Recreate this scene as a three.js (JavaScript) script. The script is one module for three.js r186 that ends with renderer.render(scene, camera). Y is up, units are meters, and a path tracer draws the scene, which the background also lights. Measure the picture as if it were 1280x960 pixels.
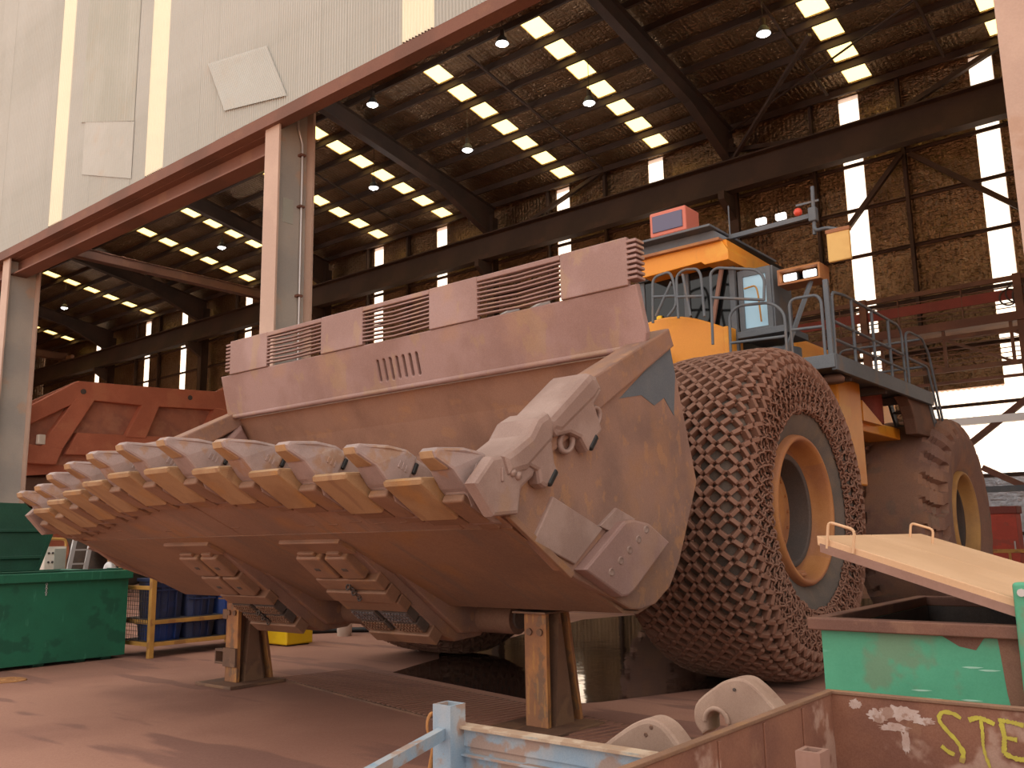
import * as THREE from 'three';
import { mergeGeometries } from 'three/addons/utils/BufferGeometryUtils.js';
import { RoundedBoxGeometry } from 'three/addons/geometries/RoundedBoxGeometry.js';

// ------------------------------------------------------------------ camera, sky, sun, exposure
const scene = new THREE.Scene();
const R = THREE.MathUtils.degToRad;
const camera = new THREE.PerspectiveCamera(2 * Math.atan(480 / 1120) * 180 / Math.PI, 4 / 3, 0.1, 400);
camera.position.set(0, 1.68, 0);
camera.rotation.order = 'YXZ';
camera.rotation.set(R(9.9), R(39.36), R(-1.03));
scene.background = new THREE.Color().setRGB(1.0, 0.94, 0.88);       // even, hazy, dust-warm sky
const sun = new THREE.DirectionalLight(new THREE.Color().setRGB(1, 0.88, 0.72), 11);
sun.position.set(-7 + 45 * 1.2, 80 * 1.2, -25 - 60 * 1.2); sun.target.position.set(-7, 0, -25);   // stands behind the shed
sun.castShadow = true; sun.shadow.mapSize.set(4096, 4096);
Object.assign(sun.shadow.camera, { left: -100, right: 100, top: 80, bottom: -80, near: 1, far: 320 });
scene.add(sun, sun.target);
const renderer = new THREE.WebGLRenderer({ antialias: true });
renderer.toneMapping = THREE.LinearToneMapping;
renderer.toneMappingExposure = 1.6;
renderer.shadowMap.enabled = true;

// ------------------------------------------------------------------ noise and textures
function mulberry(a) { return () => { a |= 0; a = a + 0x6D2B79F5 | 0; let t = Math.imul(a ^ a >>> 15, 1 | a); t = t + Math.imul(t ^ t >>> 7, 61 | t) ^ t; return ((t ^ t >>> 14) >>> 0) / 4294967296; }; }
const rnd = mulberry(7);
const hsh = (x, y, s) => { let h = Math.imul(x, 374761393) + Math.imul(y, 668265263) + Math.imul(s, 974711) | 0; h = Math.imul(h ^ h >>> 13, 1274126177); return ((h ^ h >>> 16) >>> 0) / 4294967296; };
function vn(u, v, px, py, s) {
  const x = u * px, y = v * py, xi = Math.floor(x), yi = Math.floor(y); let fx = x - xi, fy = y - yi;
  fx = fx * fx * (3 - 2 * fx); fy = fy * fy * (3 - 2 * fy);
  const x0 = ((xi % px) + px) % px, x1 = (x0 + 1) % px, y0 = ((yi % py) + py) % py, y1 = (y0 + 1) % py;
  const a = hsh(x0, y0, s), b = hsh(x1, y0, s), c = hsh(x0, y1, s), d = hsh(x1, y1, s);
  return a + (b - a) * fx + (c - a) * fy + (a - b - c + d) * fx * fy;
}
function fbm(u, v, px, py, oct, s) { let t = 0, a = 0.5, n = 0; for (let o = 0; o < oct; o++) { t += a * vn(u, v, px << o, py << o, s + o * 17); n += a; a *= 0.55; } return t / n; }
const ss = (a, b, x) => { x = Math.min(1, Math.max(0, (x - a) / (b - a))); return x * x * (3 - 2 * x); };
const hex = (h) => [h >> 16 & 255, h >> 8 & 255, h & 255];
const mixc = (a, b, t) => [a[0] + (b[0] - a[0]) * t, a[1] + (b[1] - a[1]) * t, a[2] + (b[2] - a[2]) * t];
function texture(n, fn, metres, srgb = true) {
  const d = new Uint8Array(n * n * 4);
  for (let j = 0; j < n; j++) for (let i = 0; i < n; i++) {
    const c = fn((i + 0.5) / n, (j + 0.5) / n), k = (j * n + i) * 4;
    for (let q = 0; q < 3; q++) d[k + q] = Math.max(0, Math.min(255, c[q])); d[k + 3] = 255;
  }
  const t = new THREE.DataTexture(d, n, n); t.wrapS = t.wrapT = THREE.RepeatWrapping; t.magFilter = THREE.LinearFilter; t.minFilter = THREE.LinearFilter;
  if (srgb) t.colorSpace = THREE.SRGBColorSpace; t.repeat.set(1 / metres, 1 / metres); t.needsUpdate = true; return t;
}
// mottled surface: main colour, second colour in broad clouds, third in patches, fourth as scratches along one direction
function mottle(seed, cols, o = {}) {
  const C = cols.map(hex), { p = 4, patch = 0.62, soft = 0.1, sx = 3, sy = 24, scr = 0.66, n = 256, metres = 3, pp = 5, grain = 12, cloud = 1, pa = 0.7, sa = 0.45 } = o;
  return texture(n, (u, v) => {
    let c = mixc(C[0], C[1], cloud * ss(0.3, 0.7, fbm(u, v, p, p, 5, seed)));
    if (C[2]) c = mixc(c, C[2], pa * ss(patch, patch + soft, fbm(u, v, pp, pp, 5, seed + 101)));
    if (C[3]) c = mixc(c, C[3], sa * ss(scr, scr + 0.1, fbm(u, v, sx, sy, 4, seed + 211)));
    const g = (hsh(Math.floor(u * n), Math.floor(v * n), seed) - 0.5) * grain;
    return [c[0] + g, c[1] + g, c[2] + g];
  }, metres);
}
const bumpTex = (seed, p, metres, n = 256) => texture(n, (u, v) => { const q = 255 * fbm(u, v, p, p, 5, seed); return [q, q, q]; }, metres, false);
const bump1 = bumpTex(900, 6, 2), bump2 = bumpTex(910, 10, 1);
const mat = (o) => new THREE.MeshStandardMaterial(Object.assign({ roughness: 0.75, side: THREE.DoubleSide }, o));
const col = (h) => new THREE.Color(h);

const M = {};
M.bucketIn = mat({ map: mottle(1, [0xa27d6a, 0x8e6c5c, 0xaa8064, 0xbb8c62], { n: 512, metres: 3.2, patch: 0.52, soft: 0.35, sx: 12, sy: 20, scr: 0.64, sa: 0.3, p: 6, pp: 7 }), bumpMap: bump1, bumpScale: 0.006, roughness: 0.7, metalness: 0.15 });
M.bucketGuard = mat({ map: mottle(11, [0xa48680, 0x95766e, 0xa98672, 0xb09468], { n: 512, metres: 3, patch: 0.54, soft: 0.3, sx: 16, sy: 8, scr: 0.64, sa: 0.3, p: 6, pp: 7 }), bumpMap: bump1, bumpScale: 0.004, roughness: 0.62, metalness: 0.2 });
M.bucketFloor = mat({ map: mottle(21, [0x9a765e, 0x886a58, 0xa2764e, 0x7a6a62], { metres: 3, sx: 22, sy: 3, scr: 0.62, patch: 0.58, soft: 0.2 }), bumpMap: bump2, bumpScale: 0.003, roughness: 0.6, metalness: 0.25 });
M.baseEdge = mat({ map: mottle(23, [0xa88672, 0x987866, 0xae8058, 0x8a7468], { metres: 2.4, sx: 26, sy: 3, scr: 0.6, patch: 0.58, soft: 0.2 }), bumpMap: bump2, bumpScale: 0.003, roughness: 0.55, metalness: 0.25 });
M.bucketSide = mat({ map: mottle(31, [0x967464, 0x83665a, 0x9f7556, 0xba885a], { n: 512, metres: 2.6, sx: 30, sy: 22, scr: 0.62, patch: 0.5, soft: 0.3, sa: 0.35, pa: 0.6, p: 7, pp: 8 }), bumpMap: bump1, bumpScale: 0.004, roughness: 0.68, metalness: 0.15 });
M.cast = mat({ map: mottle(41, [0xa38a80, 0x92786e, 0xa2826c], { metres: 1.2, patch: 0.6, soft: 0.2 }), bumpMap: bump2, bumpScale: 0.004, roughness: 0.65, metalness: 0.15 });
M.castDust = mat({ map: mottle(43, [0xae917f, 0x9f8271, 0x8e705f], { metres: 0.8, patch: 0.6, soft: 0.15 }), bumpMap: bump2, bumpScale: 0.003, roughness: 0.75 });
M.toothM = mat({ map: mottle(51, [0xa6908a, 0x94807a, 0xa37c60, 0xb5a49c], { metres: 0.9, patch: 0.6, soft: 0.12, sx: 8, sy: 8 }), bumpMap: bump2, bumpScale: 0.004, roughness: 0.6, metalness: 0.2 });
M.shroud = mat({ map: mottle(61, [0xae8c68, 0x9c7856, 0xb38652, 0x8c6850], { metres: 1.1, patch: 0.56, soft: 0.2, sx: 16, sy: 3, scr: 0.66 }), bumpMap: bump2, bumpScale: 0.003, roughness: 0.55, metalness: 0.2 });
M.wearPad = mat({ map: mottle(71, [0x94705a, 0x85644f, 0x9d7450], { metres: 1, patch: 0.56, soft: 0.2 }), bumpMap: bump2, bumpScale: 0.003, roughness: 0.6, metalness: 0.2 });
M.brightSteel = mat({ color: 0xb5aeb0, metalness: 0.85, roughness: 0.35 });
M.rubber = mat({ map: mottle(81, [0x665950, 0x58504a, 0x72604f], { metres: 1.6, patch: 0.55, soft: 0.25 }), roughness: 0.9 });
M.rubberDust = mat({ map: mottle(83, [0x97725e, 0x86665a, 0xa0765c, 0x776a60], { metres: 2.2, patch: 0.55, soft: 0.2, sx: 5, sy: 5, scr: 0.68 }), bumpMap: bump2, bumpScale: 0.004, roughness: 0.92 });
M.chain = mat({ map: mottle(91, [0x85604f, 0x745346, 0x8c6850], { metres: 0.7, patch: 0.55, soft: 0.2 }), roughness: 0.75, metalness: 0.15 });
M.rim = mat({ map: mottle(95, [0xa8703f, 0x996544, 0xb27c4c, 0x8a6148], { metres: 1.6, patch: 0.58, soft: 0.2, sx: 6, sy: 6 }), roughness: 0.7 });
M.rimYellow = mat({ map: mottle(97, [0xbd9055, 0xa97f50, 0xc59a5c], { metres: 1.6, patch: 0.58, soft: 0.2 }), roughness: 0.7 });
M.orange = mat({ map: mottle(101, [0xe89a2c, 0xe08f26, 0xe6a83c, 0xc98a3a], { metres: 2.5, patch: 0.6, soft: 0.2, sx: 14, sy: 4, scr: 0.7, grain: 6 }), roughness: 0.45 });
M.blueGrey = mat({ map: mottle(111, [0x5b6168, 0x666a6e, 0x75665c], { metres: 1.5, patch: 0.62, soft: 0.15 }), roughness: 0.6 });
M.darkSteel = mat({ map: mottle(121, [0x4a4340, 0x544740, 0x5c493d], { metres: 2, patch: 0.58, soft: 0.2 }), roughness: 0.8 });
M.dustSteel = mat({ map: mottle(131, [0x7a5a48, 0x6b4f41, 0x86604a], { metres: 2.4, patch: 0.58, soft: 0.2 }), roughness: 0.85 });
M.black = mat({ color: 0x1b1a1a, roughness: 0.6 });
M.glassDark = mat({ color: 0x121516, roughness: 0.08, metalness: 0 });
M.blueGlass = new THREE.MeshPhysicalMaterial({ color: col(0xa9d4ec), roughness: 0.2, metalness: 0.0, transmission: 0.0, thickness: 0, side: THREE.DoubleSide });  // opaque pale blue pane, nothing shows through
M.cladding = mat({ map: mottle(141, [0xb9bab4, 0xb1b2ab, 0xb9ad9e], { metres: 6, patch: 0.64, soft: 0.2, grain: 4 }), roughness: 0.55, metalness: 0.1 });
M.claddingOld = mat({ map: mottle(143, [0xabada4, 0xa3a59b, 0xa8a496], { metres: 5, patch: 0.62, soft: 0.2, grain: 4 }), roughness: 0.6, metalness: 0.1 });
M.claddingPatch = mat({ map: mottle(145, [0xb9bab4, 0xb2b0a8, 0xb8a690], { metres: 4, patch: 0.62, soft: 0.2, grain: 4 }), roughness: 0.5, metalness: 0.1 });
M.creamSheet = new THREE.MeshPhysicalMaterial({ color: col(0xfffbe6), roughness: 1, transmission: 0.2, thickness: 0, side: THREE.DoubleSide });
M.skylight = new THREE.MeshPhysicalMaterial({ color: col(0xffea98), roughness: 1, transmission: 0.6, thickness: 0, side: THREE.DoubleSide });
M.wallLight = new THREE.MeshPhysicalMaterial({ color: col(0xfffaf0), roughness: 1, transmission: 0.6, thickness: 0, side: THREE.DoubleSide });
M.primer = mat({ map: mottle(151, [0xa07c6e, 0x8f6b5c, 0xa98876], { metres: 3, patch: 0.6, soft: 0.2, grain: 6 }), roughness: 0.7 });
M.columnPaint = mat({ map: mottle(153, [0xa9a39a, 0x9c9993, 0xb59a84], { metres: 4, patch: 0.62, soft: 0.15, grain: 6 }), roughness: 0.6 });
M.columnFace = mat({ map: mottle(155, [0xc0a594, 0xb59a8a, 0xae8c76], { metres: 4, patch: 0.64, soft: 0.15, grain: 6 }), roughness: 0.6 });
M.lintel = mat({ map: mottle(157, [0x775041, 0x69483b, 0x825c46], { metres: 4, patch: 0.6, soft: 0.2, grain: 8 }), roughness: 0.75 });
M.frame = mat({ map: mottle(161, [0x513f35, 0x46372f, 0x5c4539], { metres: 4, patch: 0.6, soft: 0.2, grain: 8 }), roughness: 0.8 });
M.redSteel = mat({ map: mottle(163, [0x8a4034, 0x7d3c32, 0x8c5442], { metres: 3, patch: 0.58, soft: 0.2 }), roughness: 0.7 });
const foilBump = texture(512, (u, v) => {                             // crinkled foil: ridges along both ways, with the ribs of the sheet behind
  const a = Math.abs(fbm(u, v, 8, 22, 4, 701) - 0.5) * 2, b = Math.abs(fbm(u, v, 26, 12, 3, 717) - 0.5) * 2;
  const q = 255 * Math.min(1, 0.55 * (1 - a) + 0.3 * (1 - b) + 0.15 * (0.5 + 0.5 * Math.sin(u * 2 * Math.PI * 12))); return [q, q, q];
}, 2.6, false);
M.silverFoil = mat({ map: mottle(175, [0xc8ccd4, 0xb0b4bc, 0xa89c94], { metres: 3, sx: 24, sy: 3, patch: 0.56 }), bumpMap: foilBump, bumpScale: 0.05, roughness: 0.35, metalness: 0.8 });
M.foil = mat({ map: mottle(171, [0xa2876a, 0x8e7459, 0x765d49], { metres: 5, patch: 0.56, soft: 0.25, n: 512 }), bumpMap: foilBump, bumpScale: 0.12, roughness: 0.3, metalness: 0.85 });
M.floor = mat({ map: mottle(181, [0xa87a66, 0x996c5a, 0x8a6152, 0x765248], { n: 1024, metres: 9, p: 5, pp: 4, patch: 0.56, soft: 0.2, sx: 4, sy: 20, scr: 0.58, sa: 0.6 }), bumpMap: bump1, bumpScale: 0.004, roughness: 0.85 });
M.ground = mat({ map: mottle(183, [0xa87e64, 0x9c7459, 0xb0886c], { metres: 14, patch: 0.56, soft: 0.2 }), roughness: 0.95 });
M.water = mat({ map: mottle(185, [0x2e2420, 0x3a2c26], { metres: 5, grain: 0 }), roughness: 0.06, bumpMap: bumpTex(930, 5, 3), bumpScale: 0.004 });
M.tray = mat({ map: mottle(191, [0xb86c50, 0xac6349, 0xbb7656], { metres: 3, patch: 0.58, soft: 0.2 }), roughness: 0.75 });
M.traySkin = mat({ map: mottle(193, [0xac7058, 0x986452, 0xb27c62], { metres: 1.8, patch: 0.52, soft: 0.2 }), bumpMap: bump2, bumpScale: 0.006, roughness: 0.85 });
M.greenDark = mat({ map: mottle(201, [0x226b50, 0x1f634a, 0x1a523f, 0x4e8a70], { metres: 1.6, patch: 0.62, soft: 0.08, sx: 26, sy: 5, scr: 0.72, grain: 6 }), roughness: 0.5 });
M.greenLid = mat({ map: mottle(203, [0x1d4d3a, 0x1a4635, 0x224a3c], { metres: 1.6, patch: 0.6 }), roughness: 0.6 });
M.greenBin = mat({ map: mottle(205, [0x55a682, 0x4e9c7a, 0x76876a, 0x8fc0a8], { metres: 1.5, patch: 0.6, soft: 0.1, sx: 6, sy: 16, scr: 0.74, grain: 6 }), roughness: 0.5 });
M.rustBin = mat({ map: mottle(207, [0x8d5f4a, 0x7c5242, 0xb99c8c, 0x9a7258], { metres: 1.1, patch: 0.62, soft: 0.1, sx: 10, sy: 4 }), bumpMap: bump2, bumpScale: 0.003, roughness: 0.8 });
M.rustRim = mat({ map: mottle(209, [0x7a5444, 0x6c4a3e, 0x85604c], { metres: 1, patch: 0.58 }), roughness: 0.8 });
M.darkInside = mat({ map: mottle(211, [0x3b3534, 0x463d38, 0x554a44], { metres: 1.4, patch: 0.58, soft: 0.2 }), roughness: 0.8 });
M.beige = mat({ map: mottle(213, [0xd8b08a, 0xcfa680, 0xd2a884], { metres: 2, patch: 0.62, soft: 0.2, grain: 5 }), roughness: 0.6 });
M.bluePeel = mat({ map: mottle(215, [0x8ba0b2, 0xa6a8ac, 0xa27c66, 0x4f84a8], { metres: 0.7, patch: 0.5, soft: 0.1, sx: 6, sy: 6, scr: 0.66 }), roughness: 0.7 });
M.plasticBlue = mat({ map: mottle(217, [0x27468c, 0x223c7a, 0x2b4a90], { metres: 1, grain: 6 }), roughness: 0.5 });
M.plasticNavy = mat({ map: mottle(219, [0x2a355c, 0x27304f, 0x2c3a66], { metres: 1, grain: 6 }), roughness: 0.5 });
M.yellow = mat({ map: mottle(221, [0xf0c81c, 0xe8bc1a, 0xe2b828], { metres: 1.4, grain: 5 }), roughness: 0.45 });
M.rackYellow = mat({ map: mottle(223, [0xc09048, 0xac8040, 0x96683e], { metres: 0.9, patch: 0.6 }), roughness: 0.6 });
M.offWhite = mat({ map: mottle(225, [0xe6ddd0, 0xddd0c2], { metres: 1, grain: 5 }), roughness: 0.6 });
M.silver = mat({ color: 0xc9c4c2, metalness: 0.6, roughness: 0.4 });
M.standRust = mat({ map: mottle(227, [0xb47c4c, 0x96684a, 0x7c6250, 0xc8924e], { metres: 0.8, patch: 0.54, soft: 0.1, sx: 22, sy: 4, scr: 0.62 }), bumpMap: bump2, bumpScale: 0.003, roughness: 0.65, metalness: 0.15 });
M.standDark = mat({ map: mottle(229, [0x7c5c48, 0x6c5142, 0x8c6a50], { metres: 1, patch: 0.56 }), roughness: 0.75 });
M.pinkBox = mat({ color: 0xcf7866, roughness: 0.6 });
M.grille = mat({ color: 0x64637c, roughness: 0.6 });
M.panelYellow = mat({ map: mottle(231, [0xdcb46a, 0xd4a860], { metres: 0.8, grain: 4 }), roughness: 0.5 });
M.redBall = mat({ color: 0xd8503c, roughness: 0.4 });
M.cloth = mat({ map: mottle(233, [0xb07a48, 0x9a6a42, 0xc08c58], { metres: 0.3, grain: 20 }), roughness: 1 });
M.lampOn = new THREE.MeshStandardMaterial({ color: 0xffffff, emissive: new THREE.Color(1, 0.96, 0.92), emissiveIntensity: 2.2, roughness: 0.6 });
M.headOn = new THREE.MeshStandardMaterial({ color: 0xffffff, emissive: new THREE.Color(1, 0.98, 0.95), emissiveIntensity: 1.3, roughness: 0.4 });
M.redCabinet = mat({ map: mottle(235, [0xc04a36, 0xb04432, 0x9c4a3a], { metres: 1 }), roughness: 0.6 });

// ------------------------------------------------------------------ geometry helpers (metres; every mesh gets uv in metres)
const V = (x, y, z) => new THREE.Vector3(x, y, z);
function fin(g) {
  g = g.index ? g.toNonIndexed() : g;
  for (const k of Object.keys(g.attributes)) if (!['position', 'normal'].includes(k)) g.deleteAttribute(k);
  g.morphAttributes = {};
  const p = g.attributes.position, uv = new Float32Array(p.count * 2), a = V(), b = V(), c = V();
  for (let i = 0; i < p.count; i += 3) {
    a.fromBufferAttribute(p, i); b.fromBufferAttribute(p, i + 1); c.fromBufferAttribute(p, i + 2);
    const n = b.clone().sub(a).cross(c.clone().sub(a)), ax = Math.abs(n.x), ay = Math.abs(n.y), az = Math.abs(n.z);
    [a, b, c].forEach((q, k) => { const t = ax >= ay && ax >= az ? [q.z, q.y] : ay >= az ? [q.x, q.z] : [q.x, q.y]; uv[(i + k) * 2] = t[0]; uv[(i + k) * 2 + 1] = t[1]; });
  }
  g.setAttribute('uv', new THREE.BufferAttribute(uv, 2)); g.clearGroups(); return g;
}
const geo = (l) => { const a = [].concat(l).map(fin); return a.length > 1 ? mergeGeometries(a) : a[0]; };
const jit = mulberry(99), J = () => jit() * 0.0009;                    // under a millimetre of play, so that no two faces coincide
const box = (x0, x1, y0, y1, z0, z1) => new THREE.BoxGeometry(Math.abs(x1 - x0) + J(), Math.abs(y1 - y0) + J(), Math.abs(z1 - z0) + J()).translate((x0 + x1) / 2, (y0 + y1) / 2, (z0 + z1) / 2);
const rbox = (x0, x1, y0, y1, z0, z1, r = 0.02) => new RoundedBoxGeometry(Math.abs(x1 - x0) + J(), Math.abs(y1 - y0) + J(), Math.abs(z1 - z0) + J(), 2, r).translate((x0 + x1) / 2, (y0 + y1) / 2, (z0 + z1) / 2);
function bar(a, b, w, h = w) {                                        // box section from a to b, h upright where it can be
  a = V(...a); b = V(...b); const d = b.clone().sub(a), L = d.length(), z = d.normalize(), up = Math.abs(z.y) > 0.95 ? V(0, 0, 1) : V(0, 1, 0);
  const x = up.clone().cross(z).normalize(), y = z.clone().cross(x);
  return new THREE.BoxGeometry(w, h, L).applyMatrix4(new THREE.Matrix4().makeBasis(x, y, z).setPosition(a.clone().add(b).multiplyScalar(0.5)));
}
function rod(a, b, r, r2 = r, seg = 10) {
  a = V(...a); b = V(...b); const d = b.clone().sub(a), g = new THREE.CylinderGeometry(r2, r, d.length(), seg);
  return g.applyQuaternion(new THREE.Quaternion().setFromUnitVectors(V(0, 1, 0), d.clone().normalize())).translate((a.x + b.x) / 2, (a.y + b.y) / 2, (a.z + b.z) / 2);
}
function pipe(pts, r, seg = 7, round = 0.1) {                         // tube with bent corners
  const q = pts.map((p) => V(...p)), path = new THREE.CurvePath(); let at = q[0];
  for (let i = 1; i < q.length - 1; i++) {
    const u = q[i].clone().sub(q[i - 1]), w = q[i + 1].clone().sub(q[i]), k = Math.min(round, u.length() / 2.1, w.length() / 2.1);
    const s = q[i].clone().addScaledVector(u.normalize(), -k), e = q[i].clone().addScaledVector(w.normalize(), k);
    path.add(new THREE.LineCurve3(at, s)); path.add(new THREE.QuadraticBezierCurve3(s, q[i], e)); at = e;
  }
  path.add(new THREE.LineCurve3(at, q[q.length - 1]));
  const n = Math.max(2, path.curves.length * 4), P = []; path.curves.forEach((c, i) => { const m = c.isLineCurve3 ? 1 : 4; for (let k = 0; k < m; k++) P.push(c.getPoint(k / m)); }); P.push(q[q.length - 1]);
  const poly = new THREE.CurvePath(); const g = []; 
  for (let i = 0; i < P.length - 1; i++) if (P[i].distanceTo(P[i + 1]) > 1e-4) g.push(rod(P[i].toArray(), P[i + 1].toArray(), r, r, seg));
  return g;
}
const shp = (pts, holes = []) => { const s = new THREE.Shape(pts.map((p) => new THREE.Vector2(p[0], p[1]))); for (const h of holes) s.holes.push(new THREE.Path(h.map((p) => new THREE.Vector2(p[0], p[1])))); return s; };
const ext = (pts, d, bev, holes) => new THREE.ExtrudeGeometry(shp(pts, holes), bev ? { depth: d - 2 * bev, bevelEnabled: true, bevelThickness: bev, bevelSize: bev, bevelOffset: -bev, bevelSegments: 2 } : { depth: d, bevelEnabled: false }).translate(0, 0, bev || 0);
const prismX = (yz, x0, x1, bev = 0) => ext(yz.map(([y, z]) => [-z, y]), x1 - x0 + J(), bev).rotateY(Math.PI / 2).translate(x0 - J() / 2, 0, 0);
const prismZ = (xy, z0, z1, bev = 0, holes) => ext(xy, z1 - z0, bev, holes).translate(0, 0, z0);
const prismY = (xz, y0, y1, bev = 0) => ext(xz.map(([x, z]) => [x, -z]), y1 - y0, bev).rotateX(-Math.PI / 2).translate(0, y0, 0);
const latheX = (pr, seg = 48) => new THREE.LatheGeometry(pr.map(([r, h]) => new THREE.Vector2(r, h)), seg).rotateZ(-Math.PI / 2);
const latheY = (pr, seg = 24) => new THREE.LatheGeometry(pr.map(([r, h]) => new THREE.Vector2(r, h)), seg);

// ------------------------------------------------------------------ object helpers
const taken = new Map();
const numbered = (n) => { const k = taken.get(n) ?? 0; taken.set(n, k + 1); return k ? n + '_' + String(k).padStart(3, '0') : n; };
function thing(name, label, category, base, group, kind) {            // a Group at the thing's base; parts are given in world metres
  const o = new THREE.Group(); o.name = numbered(name); o.position.set(...base); o.userData = { label };
  if (category) o.userData.category = category; if (group) o.userData.group = group; if (kind) o.userData.kind = kind;
  scene.add(o); return o;
}
function put(parent, o) { if (parent.parent === scene) o.position.sub(parent.position); parent.add(o); return o; }
function part(parent, name, list, m, label) {
  const o = new THREE.Mesh(geo(list), m); o.name = name; o.castShadow = o.receiveShadow = true; if (label) o.userData.label = label; return put(parent, o);
}
function sub(parent, name, label) { const o = new THREE.Group(); o.name = name; if (label) o.userData.label = label; return put(parent, o); }
function copyMesh(parent, name, g, m) { const o = new THREE.Mesh(g, m); o.name = name; o.castShadow = o.receiveShadow = true; return put(parent, o); }
const struct = (name, label, base = [0, 0, 0]) => thing(name, label, null, base, null, 'structure');

// ================================================================== THE SETTING
const ZF = -12.15, ZB = -38.4, BAY = 15, XL = -92, XR = 13.5, SL = Math.tan(R(10.4));
const roofY = (z) => 20.95 + SL * (z + 38.3);
// ---- floor and yard
{
  const o = new THREE.Mesh(geo(box(XL - 1, XR + 1, -0.3, 0, ZB - 0.4, 9)), M.floor); o.name = 'floor'; o.receiveShadow = true;
  o.userData = { kind: 'structure', label: 'dusty red-brown concrete workshop floor and apron' }; scene.add(o);
  const y = new THREE.Mesh(geo([box(-160, 120, -0.4, -0.02, 9, 110), box(-160, XL - 1, -0.4, -0.02, -90, 9), box(XR + 1, 120, -0.4, -0.02, -90, 9), box(XL - 1, XR + 1, -0.4, -0.02, -90, ZB - 0.4)]), M.ground); y.name = 'ground'; y.receiveShadow = true;
  y.userData = { kind: 'structure', label: 'red dirt yard round the workshop shed' }; scene.add(y);
  // drain grate set askew in the floor
  const a = V(-9.6, 0, -8.3), d = V(3.43, 0, 0.75).normalize(), n = V(-d.z, 0, d.x).multiplyScalar(1), bars = [], L = 6.4;
  for (let k = 0; k < 64; k++) { const p = a.clone().addScaledVector(d, k * 0.1); bars.push(bar([p.x, 0.006, p.z], [p.x + n.x * 1.1, 0.006, p.z + n.z * 1.1], 0.055, 0.034)); }
  const edge = [bar([a.x, 0.008, a.z], [a.x + d.x * L, 0.008, a.z + d.z * L], 0.05, 0.022), bar([a.x + n.x * 1.1, 0.008, a.z + n.z * 1.1], [a.x + n.x * 1.1 + d.x * L, 0.008, a.z + n.z * 1.1 + d.z * L], 0.05, 0.022)];
  const g = new THREE.Mesh(geo(bars), M.floor); g.name = 'drain_grate'; g.userData = { kind: 'stuff', label: 'close steel bars of the floor drain grate' }; g.receiveShadow = true; o.add(g);
  const f = new THREE.Mesh(geo(edge), M.dustSteel); f.name = 'grate_frame'; f.receiveShadow = true; o.add(f);
}
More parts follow.
